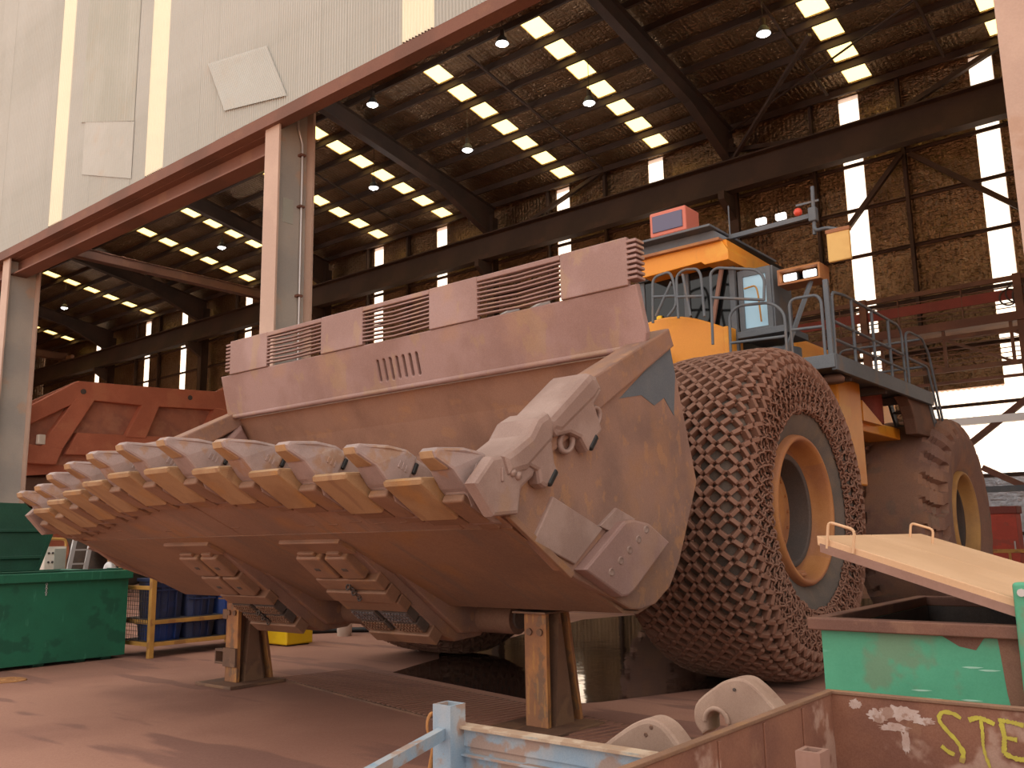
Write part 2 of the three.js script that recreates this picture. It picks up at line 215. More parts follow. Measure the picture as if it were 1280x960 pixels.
// ---- front wall: corrugated cladding over the door opening, columns, lintel
const YL = 11.75, YT = roofY(-12) + 0.3;
function corrugated(x0, x1, y0, y1, z, pitch = 0.09, amp = 0.028) {
  const n = Math.max(4, Math.round((x1 - x0) / pitch * 6)), g = new THREE.PlaneGeometry(x1 - x0, y1 - y0, n, 1), p = g.attributes.position;
  g.translate((x0 + x1) / 2, (y0 + y1) / 2, z);
  for (let i = 0; i < p.count; i++) p.setZ(i, z + amp * Math.cos(2 * Math.PI * p.getX(i) / pitch));
  g.computeVertexNormals(); return g;
}
const wallFront = struct('wall_front', 'tall shed front of corrugated cladding over open doorways', [-20, 0, ZF]);
{
  const strips = [[-58.5, -57.5], [-43.2, -42.2], [-37.6, -36.6], [-28.55, -27.6], [-22.6, -21.65], [-12.4, -11.4], [-6.7, -5.7], [3, 4]];
  let x = XL; const cuts = [];
  for (const s of [...strips, [XR, XR]]) { while (s[0] - x > 1.3) { cuts.push([x, x + 0.836, 0]); x += 0.836; } if (s[0] - x > 0.05) cuts.push([x, s[0], 0]); if (s[1] > s[0]) cuts.push([s[0], s[1], 1]); x = s[1]; }
  for (const [a, b, t] of cuts) {
    if (t) part(wallFront, 'translucent_sheet', corrugated(a, b, YL + 0.02, YT, -11.72), M.creamSheet, 'cream translucent strip of cladding');
    else part(wallFront, 'cladding_sheet', corrugated(a - 0.02, b + 0.02, YL - 0.02 + (rnd() - 0.5) * 0.03, YT, -11.715 - (rnd() < 0.5 ? 0.004 : 0)), M.cladding);
  }
  // later repairs on top of it
  const skew = new THREE.Matrix4().makeBasis(V(0.983, -0.184, 0), V(-0.47, 0.88, 0), V(0, 0, 1)).setPosition(-17.85, 12.95, -11.668);
  part(wallFront, 'repair_sheet', corrugated(-1.3, 1.3, -0.9, 0.9, 0, 0.076, 0.016).applyMatrix4(skew), M.claddingPatch, 'crooked repair sheet with rust stains');
  const sloped = (g, y0, lo, x0, x1, drop) => { const p = g.attributes.position; for (let i = 0; i < p.count; i++) { const t = (p.getX(i) - x0) / (x1 - x0), top = p.getY(i) > y0; if (!top || lo) p.setY(i, p.getY(i) + drop * t); } g.computeVertexNormals(); return g; };
  part(wallFront, 'repair_sheet', sloped(corrugated(-26.7, -23.35, 14.7, 22, -11.678, 0.152, 0.016), 18, false, -26.7, -23.35, -1.05), M.claddingOld, 'dull repair sheet with wider ribs');
  part(wallFront, 'repair_sheet', sloped(corrugated(-26.4, -23.3, 12.9, 14.62, -11.684, 0.09, 0.014), 18, true, -26.4, -23.3, -1.0), M.cladding, 'bowed repair sheet');
  for (let k = 0; k < 9; k++) { const y = YL + 0.8 + k * 1.7; part(wallFront, 'girt', [box(XL, XR, y, y + 0.2, -11.98, -11.76)], M.frame); }
  part(wallFront, 'flashing', [box(XL, XR, YL - 0.32, YL - 0.02, -11.76, -11.7), box(XL, XR, YL - 0.34, YL - 0.28, -12.0, -11.68)], M.lintel, 'rust-brown flashing along the foot of the cladding');
  part(wallFront, 'lintel_beam', [box(XL, -17.1, YL - 0.86, YL - 0.81, -12.45, -11.95), box(XL, -17.1, YL - 0.35, YL - 0.3, -12.45, -11.95), box(XL, -17.1, YL - 0.83, YL - 0.32, -12.22, -12.17)], M.lintel, 'rust-brown steel door beam');
  for (let k = -4; k <= 1; k++) {
    const c = k === 1 ? -1.5 : -16.85 + k * BAY + (k === -1 ? 0 : 0), y1 = YT - 0.3, col = sub(wallFront, 'steel_column');
    part(col, 'front_flange', [box(c - 0.27, c + 0.27, 0, y1, -11.84, -11.79)], M.columnFace, 'pinkish front flange');
    part(col, 'web', [box(c - 0.02, c + 0.02, 0, y1, -12.78, -11.84)], M.columnPaint, 'blue-grey web');
    part(col, 'back_flange', [box(c - 0.27, c + 0.27, 0, y1, -12.84, -12.78)], M.columnFace);
    if (k === 0) { part(col, 'conduit', pipe([[c + 0.1, 0.3, -12.6], [c + 0.1, 11.2, -12.6], [c + 0.1, 11.6, -12.45], [c + 0.1, 14, -12.45]], 0.032), M.silver, 'thin pale conduit');
      for (const y of [3, 5.2, 7.4, 9.6, 10.9]) part(col, 'pipe_clip', [box(c, c + 0.16, y, y + 0.05, -12.66, -12.52)], M.lintel); 
      part(col, 'plate', [box(c + 0.02, c + 0.03, 9.15, 9.75, -12.42, -12.12)], M.claddingOld, 'small grey plate'); }
    part(col, 'base_plate', [box(c - 0.45, c + 0.45, 0, 0.04, -13, -11.6)], M.lintel);
  }
}
// ---- roof: frames, purlins, foil-lined panels, skylights
const ceiling = struct('ceiling', 'foil-lined steel shed roof falling to the back', [-40, 20.9, -25]);
{
  const PZ = []; for (let k = 0; k < 17; k++) PZ.push(-37.75 + 1.578 * k);     // purlin lines
  PZ.unshift(ZB - 0.2); PZ.push(-11.85);
  const rows = [-5.4, -11.0, -20.92, -26.7, -35.68, -41.35, -50.16, -55.65, -64.1, -69.95, -79, -84.5];
  const slab = (x0, x1, z0, z1, t0, t1) => prismX([[roofY(z0) + t0, z0], [roofY(z0) + t1, z0], [roofY(z1) + t1, z1], [roofY(z1) + t0, z1]], x0, x1);
  for (let k = 0; k < PZ.length - 1; k++) {
    const z0 = PZ[k], z1 = PZ[k + 1], zc = (z0 + z1) / 2, lit = zc > -37 && zc < -26.3;
    let x = XL - 0.3; const edges = [...rows].sort((a, b) => a - b);
    for (const c of edges) {
      part(ceiling, 'roof_panel', slab(x, c - 0.5, z0, z1, 0, 0.08), M.foil);
      if (!lit) part(ceiling, 'roof_panel', slab(c - 0.5, c + 0.5, z0, z1, 0, 0.08), M.foil);
      else {
        part(ceiling, 'roof_panel', [slab(c - 0.5, c + 0.5, z0, z0 + 0.13, 0, 0.08), slab(c - 0.5, c + 0.5, z1 - 0.13, z1, 0, 0.08)], M.foil);
        part(ceiling, 'skylight', skyPane(c, z0, z1), M.skylight, 'glowing yellowish skylight sheet');
      }
      x = c + 0.5;
    }
    part(ceiling, 'roof_panel', slab(x, XR + 0.3, z0, z1, 0, 0.08), M.foil);
  }
  function skyPane(c, z0, z1) { const a = z0 + 0.13, b = z1 - 0.13, g = new THREE.BufferGeometry(); g.setAttribute('position', new THREE.Float32BufferAttribute([c - 0.5, roofY(a) + 0.06, a, c + 0.5, roofY(a) + 0.06, a, c + 0.5, roofY(b) + 0.06, b, c - 0.5, roofY(a) + 0.06, a, c + 0.5, roofY(b) + 0.06, b, c - 0.5, roofY(b) + 0.06, b], 3)); g.computeVertexNormals(); return g; }
  for (const z of PZ.slice(1, -1)) part(ceiling, 'purlin', [box(XL, XR, roofY(z) - 0.28, roofY(z) - 0.005, z - 0.02, z + 0.02), box(XL, XR, roofY(z) - 0.3, roofY(z) - 0.28, z - 0.09, z + 0.02)], M.frame);
  for (let k = -4; k <= 2; k++) {                                     // portal rafters, deepening at the eave
    const c = -17.2 + BAY * k, a = -12.3, b = -37.9, y = (z) => roofY(z) - 0.32;
    const fr = sub(ceiling, 'rafter');
    part(fr, 'web', prismX([[y(a), a], [y(a) - 0.9, a], [y(-33.5) - 0.9, -33.5], [y(b) - 1.9, b], [y(b), b]], c - 0.015, c + 0.015), M.frame);
    part(fr, 'top_flange', prismX([[y(a), a], [y(a) - 0.03, a], [y(b) - 0.03, b], [y(b), b]], c - 0.2, c + 0.2), M.frame);
    part(fr, 'bottom_flange', prismX([[y(a) - 0.9, a], [y(a) - 0.94, a], [y(-33.5) - 0.94, -33.5], [y(b) - 1.94, b], [y(b) - 1.9, b], [y(-33.5) - 0.9, -33.5]], c - 0.2, c + 0.2), M.frame);
  }
  part(ceiling, 'roof_brace', rod([-2.2, roofY(-31) - 0.55, -31], [-17.2, roofY(-37.5) - 0.55, -37.5], 0.05, 0.05, 8), M.frame);
  part(ceiling, 'roof_brace', [bar([-17.2, 18.9, -37.4], [-11.5, 21.4, -33.2], 0.16, 0.16)], M.frame);
  for (const x of [-12.4, -7.6, -24.3, -38.5]) part(ceiling, 'fly_bar', [bar([x, roofY(-27) - 0.34, -27], [x, roofY(-37.4) - 0.34, -37.4], 0.1, 0.08)], M.frame);
}
// ---- back wall
const wallBack = struct('wall_back', 'foil-lined back wall with girts and glowing strips', [-40, 0, ZB]);
{
  const strips = [-80.9, -72, -66.2, -57.2, -51.6, -42.65, -36.9, -27.6, -21.7, -11.85, -6.5, 3, 8.5].map((x) => [x - 0.44, x + 0.44]);
  const yTop = 21.15, yLow = 5.2, doorX0 = -9.7, doorX1 = 3.5, doorY = 7.3;
  let x = XL;
  for (const [a, b] of [...strips, [XR, XR]]) {
    if (a < doorX0 || x > doorX1) { let p = x; while (p < a - 0.01) { const q = Math.min(a, p + 3.2); part(wallBack, 'insulation_sheet', [box(p, q, 0, yTop, ZB - 0.1, ZB)], M.foil); p = q; } }
    else { let p = x; while (p < a - 0.01) { const q = Math.min(a, p + 3.2), low = p < doorX0 ? 0 : doorY; if (p < doorX0 && q > doorX0) { part(wallBack, 'insulation_sheet', [box(p, doorX0, 0, yTop, ZB - 0.1, ZB)], M.foil); part(wallBack, 'insulation_sheet', [box(doorX0, q, doorY, yTop, ZB - 0.1, ZB)], M.foil); } else part(wallBack, 'insulation_sheet', [box(p, q, low, yTop, ZB - 0.1, ZB)], M.foil); p = q; } }
    if (b > a) {
      const low = a > doorX0 && b < doorX1 ? doorY : yLow;
      part(wallBack, 'translucent_strip', [new THREE.PlaneGeometry(b - a, yTop - low).translate((a + b) / 2, (yTop + low) / 2, ZB - 0.05)], M.wallLight, 'blown-out white translucent wall strip');
      if (low === yLow) part(wallBack, 'insulation_sheet', [box(a, b, 0, yLow, ZB - 0.1, ZB)], M.foil);
    }
    x = b;
  }
  for (let p = doorX0; p < doorX1 - 0.1; p += 0.825) { part(wallBack, 'translucent_strip', [corrugated(p, p + 0.825, 3.9, doorY, ZB - 0.05, 0.2, 0.02)], M.wallLight, 'bright translucent sheet low in the back wall'); part(wallBack, 'insulation_sheet', [box(p, p + 0.825, 0, 3.9, ZB - 0.1, ZB - 0.02)], M.silverFoil, 'silver-blue foil sheet'); }
  part(wallBack, 'fascia', [box(XL, XR, 20.9, roofY(ZB) + 0.05, ZB - 0.15, ZB - 0.02)], M.frame);
  for (const y of [1.6, 3.8, 6.6, 8.95, 11.14, 13.47, 15.55, 17.6, 19.5]) part(wallBack, 'girt', [box(XL, XR, y - 0.06, y + 0.06, ZB + 0.02, ZB + 0.1), box(XL, XR, y + 0.045, y + 0.06, ZB + 0.02, ZB + 0.2)], M.frame);
  for (let k = -4; k <= 2; k++) {
    const c = -17.2 + BAY * k, s = sub(wallBack, 'steel_column');
    part(s, 'web', [box(c - 0.02, c + 0.02, 0, 20.2, -38.2, -37.5)], M.frame);
    part(s, 'front_flange', [box(c - 0.25, c + 0.25, 0, 20.2, -37.5, -37.45)], M.frame);
    part(s, 'crane_corbel', prismX([[17.3, -37.45], [17.3, -36.3], [16.9, -36.3], [16.2, -37.45]], c - 0.15, c + 0.15), M.frame);
    const d = c + BAY / 2;
    part(wallBack, 'mullion', [box(d - 0.07, d + 0.07, 0, 20.9, ZB + 0.05, ZB + 0.3)], M.frame);
    part(wallBack, 'mullion', [box(d - 3.87, d - 3.75, 0, 20.9, ZB + 0.05, ZB + 0.3)], M.frame);
  }
  for (const [a, b] of [[[-12.9, 13.9, -37.9], [-9.7, 17.4, -37.9]], [[-9.4, 17.3, -37.9], [-5, 13.4, -37.9]], [[-9.3, 19.4, -37.9], [-5.5, 20.8, -37.9]], [[-30, 19.2, -37.9], [-24.5, 20.9, -37.9]], [[-17.2, 19.6, -37.4], [-11.3, 18.9, -37.9]]]) part(wallBack, 'wall_brace', [bar(a, b, 0.2, 0.2)], M.frame);
  const b = sub(wallBack, 'crane_runway');
  part(b, 'runway_web', [box(XL, XR, 17.42, 18.75, -36.96, -36.9)], M.frame);
  part(b, 'runway_flange', [box(XL, XR, 17.36, 17.42, -37.2, -36.65), box(XL, XR, 18.75, 18.81, -37.25, -36.55)], M.frame);
  part(b, 'crane_rail', [box(XL, XR, 18.81, 18.92, -36.95, -36.85)], M.redSteel, 'red crane rail');
}
{ // end walls close the shed
  const l = struct('wall_left', 'dark far end wall of the shed', [XL, 0, -25]); part(l, 'insulation_sheet', prismX([[0, -11.8], [0, ZB - 0.1], [roofY(ZB - 0.1), ZB - 0.1], [roofY(-11.8), -11.8]], XL - 0.2, XL - 0.05), M.foil);
  const r = struct('wall_right', 'end wall of the shed beyond the loader', [XR, 0, -25]); part(r, 'insulation_sheet', prismX([[0, -11.8], [0, ZB - 0.1], [roofY(ZB - 0.1), ZB - 0.1], [roofY(-11.8), -11.8]], XR + 0.05, XR + 0.2), M.foil);
  const t = struct('trim_1', 'steel crane runway beam behind the front columns', [-40, 17, -13.4]);
  part(t, 'runway_web', [box(XL, XR, 17.42, 18.75, -13.3, -13.24)], M.frame); part(t, 'runway_flange', [box(XL, XR, 17.36, 17.42, -13.5, -13.05), box(XL, XR, 18.75, 18.81, -13.5, -13.05)], M.frame);
}
// ================================================================== THE LOADER
const loader = thing('wheel_loader', 'huge orange mining wheel loader with rusty toothed bucket and chained tyres', 'wheel loader', [-7.4, 0, -14]);
const TH = R(26.5);
const BM = new THREE.Matrix4().makeRotationX(-TH).setPosition(0, 1.10, -6.45);     // bucket floor frame: x across, y off the floor, z towards the lip
const onFloor = (l) => [].concat(l).map((g) => g.applyMatrix4(BM));
const bucket = sub(loader, 'bucket', 'rusty spade-nose rock bucket resting on two stands');
const BX0 = -10.86, BX1 = -4.1, BC = (BX0 + BX1) / 2;
{
  // wrapper: floor, heel and back as one bent plate
  const outer = [[1.80, -5.04], [1.10, -6.45], [1.08, -6.68], [1.17, -6.98], [1.42, -7.27], [1.80, -7.49], [2.25, -7.58], [2.7, -7.5], [3.1, -7.3], [3.42, -7.10]];
  const th = 0.07, inner = outer.map((p, i) => { const a = outer[Math.max(0, i - 1)], b = outer[Math.min(outer.length - 1, i + 1)], dy = b[0] - a[0], dz = b[1] - a[1], l = Math.hypot(dy, dz); return [p[0] - dz / l * th, p[1] + dy / l * th]; });
  part(bucket, 'wrapper', prismX([...outer, ...inner.reverse()], BX0 + 0.06, BX1 - 0.06), M.bucketIn, 'pinkish rust-worn inside of the bucket');
  const skin = outer.slice(0, 5).map((p) => [p[0] - 0.004, p[1] + 0.001]);
  part(bucket, 'floor_plate', prismX([[1.79, -5.045], [1.095, -6.46], [1.075, -6.68], [1.16, -6.99], [1.13, -7.01], [1.05, -6.68], [1.07, -6.455], [1.765, -5.03]], BX0 + 0.05, BX1 - 0.05), M.bucketFloor, 'scraped brown underside of the bucket');
  // side plates with their thick leading bars
  const side = [[1.84, -4.97], [1.45, -5.55], [1.205, -6.22], [1.10, -6.50], [1.085, -6.66], [1.12, -6.90], [1.25, -7.16], [1.48, -7.36], [2.2, -7.76], [3.18, -7.46], [3.57, -7.30], [3.44, -6.98], [2.95, -5.98], [2.24, -4.90], [2.0, -4.72]];
  part(bucket, 'side_plate', prismX(side, BX1 - 0.09, BX1, 0.015), M.bucketSide, 'brown scuffed side plate');
  part(bucket, 'side_plate', prismX(side, BX0, BX0 + 0.09, 0.015), M.bucketSide);
  for (const x of [BX1 - 0.24, BX0 - 0.03]) part(bucket, 'leading_bar', prismX([[3.62, -7.30], [3.46, -7.38], [2.74, -6.12], [2.1, -5.05], [2.22, -4.86], [2.95, -5.92], [3.42, -6.88]], x, x + 0.28, 0.02), M.bucketSide, 'heavy bar along the side edge');
  part(bucket, 'bare_paint', prismX([[3.48, -7.35], [2.86, -6.44], [2.93, -6.8], [2.86, -7.02], [2.95, -7.2], [2.80, -7.37], [3.2, -7.43]], BX1 - 0.002, BX1 + 0.004), M.blueGrey, 'unscuffed grey paint under the bar');
  // spill guard: a long band with seven slots and a slotted comb above
  const hole = (x, y0, y1, w) => { const h = []; for (let k = 0; k <= 6; k++) { const a = Math.PI * k / 6; h.push([x + Math.cos(a) * w, y1 - w + Math.sin(a) * w]); } for (let k = 0; k <= 6; k++) { const a = Math.PI + Math.PI * k / 6; h.push([x + Math.cos(a) * w, y0 + w + Math.sin(a) * w]); } return h; };
  const holes = []; for (let k = 0; k < 7; k++) holes.push(hole(-7.62 + k * 0.106, 0.12, 0.38, 0.021));
  const y0 = 3.40, xr = BX1 + 0.02, xl = BX0 + 0.12, rr = 0.1;
  const outl = [[xl, 0], [xr - 0.12, 0], [xr - 0.03, 0.04], [xr, 0.13], [xr - 0.02, 0.58], [xl + 0.02, 0.58]];
  const bandTilt = new THREE.Matrix4().makeRotationX(R(-17)).premultiply(new THREE.Matrix4().makeRotationX(R(34)));
  part(bucket, 'spill_band', prismZ(outl, -0.04, 0.04, 0.012, holes).applyMatrix4(new THREE.Matrix4().makeRotationX(R(15)).setPosition(0, y0, -6.98)), M.bucketGuard, 'pinkish spill band with seven cast slots');
  part(bucket, 'band_bead', rod([xl + 0.05, y0 + 0.01, -6.955], [xr - 0.1, y0 + 0.01, -6.955], 0.035, 0.035, 10), M.bucketGuard);
  // comb: solid blocks and slotted windows
  const gz = -6.80, gx = [-4.17, -4.93, -6.01, -6.71, -7.80, -8.56, -9.66, -10.49];
  for (let k = 0; k < 7; k++) {
    const a = gx[k + 1], b = gx[k];
    if (k % 2 === 0) part(bucket, 'guard_plate', rbox(a, b, 3.95, 4.41, gz - 0.03, gz + 0.03, 0.012), M.bucketGuard);
    else {
      part(bucket, 'guard_rail', rbox(a, b, 4.35, 4.405, gz - 0.03, gz + 0.03, 0.01), M.bucketGuard);
      for (let j = 0; j < 8; j++) {
        const y = 4.0 + j * 0.0465, sag = 0.008 + 0.018 * rnd();
        part(bucket, 'guard_slat', [bar([a, y, gz], [(a + b) / 2, y - sag, gz + 0.01], 0.05, 0.014), bar([(a + b) / 2, y - sag, gz + 0.01], [b, y, gz], 0.05, 0.014)], M.bucketGuard);
      }
    }
  }
  for (const x of [gx[0], gx[7] - 0.09]) for (let j = 0; j < 8; j++) part(bucket, 'guard_tooth', rbox(x - 0.01, x + 0.1, 4.0 + j * 0.05, 4.028 + j * 0.05, gz - 0.12, gz + 0.03, 0.006), M.bucketGuard);
  // corner fillets inside, tan with dried mud
  part(bucket, 'corner_gusset', prismX([[3.3, -7.05], [3.0, -6.75], [2.72, -6.78], [2.6, -7.0], [2.9, -7.3]], BX0 + 0.09, BX0 + 0.3, 0.05), M.bucketGuard);

  // base edge (spade): behind the adapters, in two halves with a weld gap
  const lip = [[-3.36, 1.60], [-2.7, 1.73], [-1.9, 1.93], [-1.15, 2.07], [-0.55, 2.19], [0.55, 2.19], [1.15, 2.07], [1.9, 1.93], [2.7, 1.73], [3.36, 1.60]];
  const lipAt = (dx) => { for (let k = 0; k < lip.length - 1; k++) if (dx <= lip[k + 1][0]) { const t = (dx - lip[k][0]) / (lip[k + 1][0] - lip[k][0]); return lip[k][1] + t * (lip[k + 1][1] - lip[k][1]); } return 1.6; };
  const cut = (a, b) => { const p = [[BC + a, 1.25], [BC + a, lipAt(a) + 0.36]]; for (const [x, s] of lip) if (x > a && x < b) p.push([BC + x, s + 0.36]); p.push([BC + b, lipAt(b) + 0.36], [BC + b, 1.25]); return p; };
  for (const [a, b] of [[-3.33, -2.86], [-2.85, -0.01], [0.01, 2.85], [2.86, 3.33]]) part(bucket, 'base_edge', onFloor(prismY(cut(a, b), -0.03, 0.09, 0.01)), M.baseEdge);
  for (let k = 0; k < 26; k++) { const x = BC - 3.1 + rnd() * 6.2, s = 1.32 + (k % 2 ? 0.02 : 0.38) + rnd() * 0.06; if (s < lipAt(x - BC) - 0.06) part(bucket, 'weld_bead', onFloor(rbox(x - 0.06, x + 0.06, -0.035, -0.026, s - 0.006, s + 0.006, 0.003)), M.wearPad); }

  // eleven teeth with adapters, ten lip shrouds between them
  const teethX = Array.from({ length: 11 }, (_, i) => -4.3 - i * 0.6375);
  const taper = (g, x, f) => { const p = g.attributes.position; for (let i = 0; i < p.count; i++) p.setX(i, x + (p.getX(i) - x) * f(p.getZ(i))); g.computeVertexNormals(); return g; };
  teethX.forEach((x, i) => {
    const s = lipAt(x - BC), corner = i === 0 || i === 10, w = 0.125, wear = (rnd() - 0.5) * 0.05;
    const P = (l) => l.map(([y, z]) => [y, z + s]);
    part(bucket, 'tooth_adapter', onFloor([
      prismX(P([[-0.03, -0.02], [-0.075, 0.08], [-0.08, 0.34], [-0.02, 0.42], [0.05, 0.52], [0.2, 0.5], [0.31, 0.31], [0.325, 0.18], [0.31, 0.0], [0.24, -0.3], [0.09, -0.5], [0.09, -0.02]]), x - 0.115, x + 0.115, 0.03)]), M.cast);
    part(bucket, 'adapter_foot', onFloor(rbox(x - 0.085, x + 0.085, -0.065, -0.02, s - 0.02, s + 0.11, 0.012)), M.wearPad);
    part(bucket, 'adapter_leg', onFloor(rbox(x - 0.1, x + 0.1, -0.085, -0.02, s + 0.1, s + 0.44, 0.02)), M.wearPad);
    const tip = prismX(P([[0.315, 0.30], [0.03, 0.30], [-0.02, 0.38], [0.0, 0.47], [0.06, 0.62], [0.07, 0.79 + wear], [0.10, 0.825 + wear], [0.145, 0.805 + wear], [0.255, 0.59], [0.315, 0.42]]), x - 0.13, x + 0.13, 0.022);
    part(bucket, 'tooth', onFloor(taper(fin(tip), x, (z) => 1 - 0.42 * ss(0.48, 0.86, z - s))), M.toothM, 'grey cast tooth with ochre worn point');
    part(bucket, 'tooth_point', onFloor(taper(fin(prismX(P([[0.055, 0.64], [0.065, 0.80 + wear], [0.10, 0.832 + wear], [0.12, 0.81 + wear], [0.085, 0.67]]), x - 0.105, x + 0.105, 0.01)), x, (z) => 1 - 0.45 * ss(0.48, 0.86, z - s))), M.shroud);
    part(bucket, 'locking_pin', onFloor(rbox(x - 0.138, x + 0.138, 0.18, 0.27, s + 0.27, s + 0.305, 0.01)), M.black);
    part(bucket, 'cast_mark', onFloor([0, 1, 2].map((k) => rbox(x + 0.124, x + 0.134, 0.15, 0.205, s + 0.36 + k * 0.035, s + 0.38 + k * 0.035, 0.003))), M.toothM);
  });
  for (let i = 0; i < 10; i++) {
    const x = (teethX[i] + teethX[i + 1]) / 2, s = lipAt(x - BC), P = (l) => l.map(([y, z]) => [y, z + s]), w = 0.195;
    part(bucket, 'lip_shroud', onFloor(fin(prismX(P([[-0.03, 0.13], [-0.095, 0.14], [-0.05, 0.58], [-0.025, 0.605], [0.0, 0.595], [0.10, 0.42], [0.15, 0.1], [0.12, -0.1], [0.09, -0.1], [0.09, 0.13]]), x - w, x + w, 0.025))), M.shroud, 'ochre worn lip shroud');
    part(bucket, 'shroud_pad', onFloor(prismX(P([[-0.03, 0.0], [-0.07, 0.01], [-0.075, 0.14], [-0.03, 0.14]]), x - w * 0.92, x + w * 0.92, 0.008)), M.wearPad);
  }
  // castings and wear plates on the sides (near side as seen, far side mirrored)
  const wrap = (name, pts, t, m, label, bev = 0.03) => { for (const [x0, x1, l] of [[BX1 - 0.01, BX1 + t, label], [BX0 - t, BX0 + 0.01, undefined]]) part(bucket, name, prismX(pts, x0, x1, bev), m, l); };
  wrap('corner_casting', [[2.06, -4.46], [2.25, -4.65], [2.29, -4.88], [2.19, -5.14], [2.13, -5.11], [2.04, -4.97], [1.86, -4.93], [1.84, -4.66]], 0.1, M.cast, 'grey corner tooth casting');
  wrap('wing_shroud', [[2.28, -4.80], [2.39, -5.08], [2.51, -5.16], [2.56, -5.29], [2.24, -5.35], [2.15, -5.41], [2.05, -5.23], [2.08, -5.16], [2.17, -5.14]], 0.12, M.cast, 'grey wing shroud');
  wrap('wing_shroud', [[2.53, -5.27], [2.94, -5.83], [2.87, -6.01], [2.74, -5.90], [2.54, -6.00], [2.35, -5.79], [2.45, -5.70], [2.48, -5.56], [2.44, -5.38]], 0.12, M.cast, 'grey upper wing shroud');
  for (const [a, b] of [[BX1 - 0.3, BX1 + 0.13], [BX0 - 0.13, BX0 + 0.3]]) {
    part(bucket, 'shroud_cap', prismX([[2.26, -4.74], [2.33, -4.88], [2.43, -5.05], [2.56, -5.15], [2.62, -5.27], [2.55, -5.36], [2.40, -5.33], [2.17, -5.02], [2.12, -4.8]], a, b, 0.05), M.cast);
    part(bucket, 'shroud_cap', prismX([[2.56, -5.26], [2.99, -5.84], [2.98, -5.93], [2.88, -6.01], [2.78, -5.92], [2.46, -5.44], [2.47, -5.32]], a, b, 0.055), M.cast);
  }
  for (const [y, z, a] of [[2.42, -5.58, 0.09], [2.66, -5.98, 0.08]]) part(bucket, 'lifting_lug', new THREE.TorusGeometry(a, 0.026, 6, 14).scale(1, 0.8, 1).rotateY(Math.PI / 2).rotateX(R(35)).translate(BX1 + 0.05, y, z), M.cast);
  for (const [y, z] of [[2.13, -5.31], [2.43, -5.86]]) part(bucket, 'pin_slot', rbox(-0.02, 0.02, -0.025, 0.025, -0.075, 0.075, 0.018).rotateX(R(50)).translate(BX1 + 0.112, y, z), M.black);
  for (const [y, z] of [[2.15, -4.86], [2.13, -4.92]]) part(bucket, 'casting_boss', latheX([[0, 0.03], [0.028, 0.022], [0.035, 0]], 12).translate(BX1 + 0.1, y, z), M.cast);
  part(bucket, 'casting_boss', rbox(BX1 + 0.09, BX1 + 0.115, 2.08, 2.18, -4.76, -4.735, 0.008), M.cast);
  wrap('side_liner', [[1.67, -5.18], [2.0, -5.43], [1.76, -6.08], [1.49, -5.69]], 0.03, M.cast, 'flat grey liner plate', 0.01);
  wrap('side_liner', [[1.78, -6.03], [1.93, -6.30], [1.84, -6.58], [1.70, -6.33]], 0.03, M.cast, undefined, 0.01);
  wrap('wear_plate', [[1.45, -5.70], [1.82, -6.29], [1.835, -6.42], [1.80, -6.68], [1.64, -7.00], [1.26, -6.40], [1.22, -6.30], [1.22, -6.20]], 0.11, M.bucketGuard, 'smooth grey heel plate with five bolt recesses', 0.022);
  for (const [y, z] of [[1.75, -6.61], [1.67, -6.48], [1.585, -6.34], [1.505, -6.20], [1.42, -6.06]]) part(bucket, 'bolt_recess', latheX([[0.0, 0.004], [0.028, 0.004], [0.034, 0.012], [0.044, 0.0]], 14).scale(1, 0.8, 1).translate(BX1 + 0.108, y, z), M.cast);
  part(bucket, 'edge_strip', prismX([[1.88, -4.93], [1.84, -4.90], [1.39, -5.63], [1.43, -5.68]], BX1 - 0.01, BX1 + 0.03, 0.006), M.wearPad);

  // hinge brackets with skid shoes under the floor
  const sk0 = [1.74, -5.16], sk1 = [0.74, -6.46], L = Math.hypot(1.0, 1.3), dy = -1.0 / L, dz = -1.3 / L;
  const SA = Math.atan2(1.0, 1.3), SMat = new THREE.Matrix4().makeRotationX(-SA).setPosition(0, sk0[0], sk0[1]);  // local -z runs down the skid, -y is out
  const onSkid = (l) => [].concat(l).map((g) => g.applyMatrix4(SMat));
  for (const [x0, x1, mode] of [[-7.02, -6.17, 0], [-9.04, -8.2, 1]]) {
    part(bucket, 'hinge_bracket', prismX([[1.72, -5.18], [0.80, -6.40], [0.72, -6.62], [0.74, -6.98], [0.9, -7.25], [1.25, -7.3], [1.12, -6.5]], x0 + 0.02, x1 - 0.02, 0.02), M.bucketSide);
    part(bucket, 'bracket_gusset', prismX([[1.60, -5.5], [0.95, -6.40], [0.80, -6.62], [0.78, -6.95], [1.0, -7.25], [1.14, -6.55]], x1 - 0.02, x1 + 0.06, 0.02), M.bucketSide);
    part(bucket, 'pin_boss', rod([x1 - 0.1, 0.93, -6.95], [x1 + 0.5, 0.93, -6.95], 0.15, 0.15, 24), M.dustSteel);
    part(bucket, 'hinge_pin', rod([x1 - 0.1, 0.93, -6.95], [x1 + 0.53, 0.93, -6.95], 0.095, 0.095, 20), M.darkSteel);
    part(bucket, 'skid_head', onFloor(prismY([[x0, 1.46], [x1, 1.46], [x1, 1.24], [x0, 1.24]], -0.075, -0.02, 0.012)), M.wearPad);
    const xm = (x0 + x1) / 2; let t = 0.2;
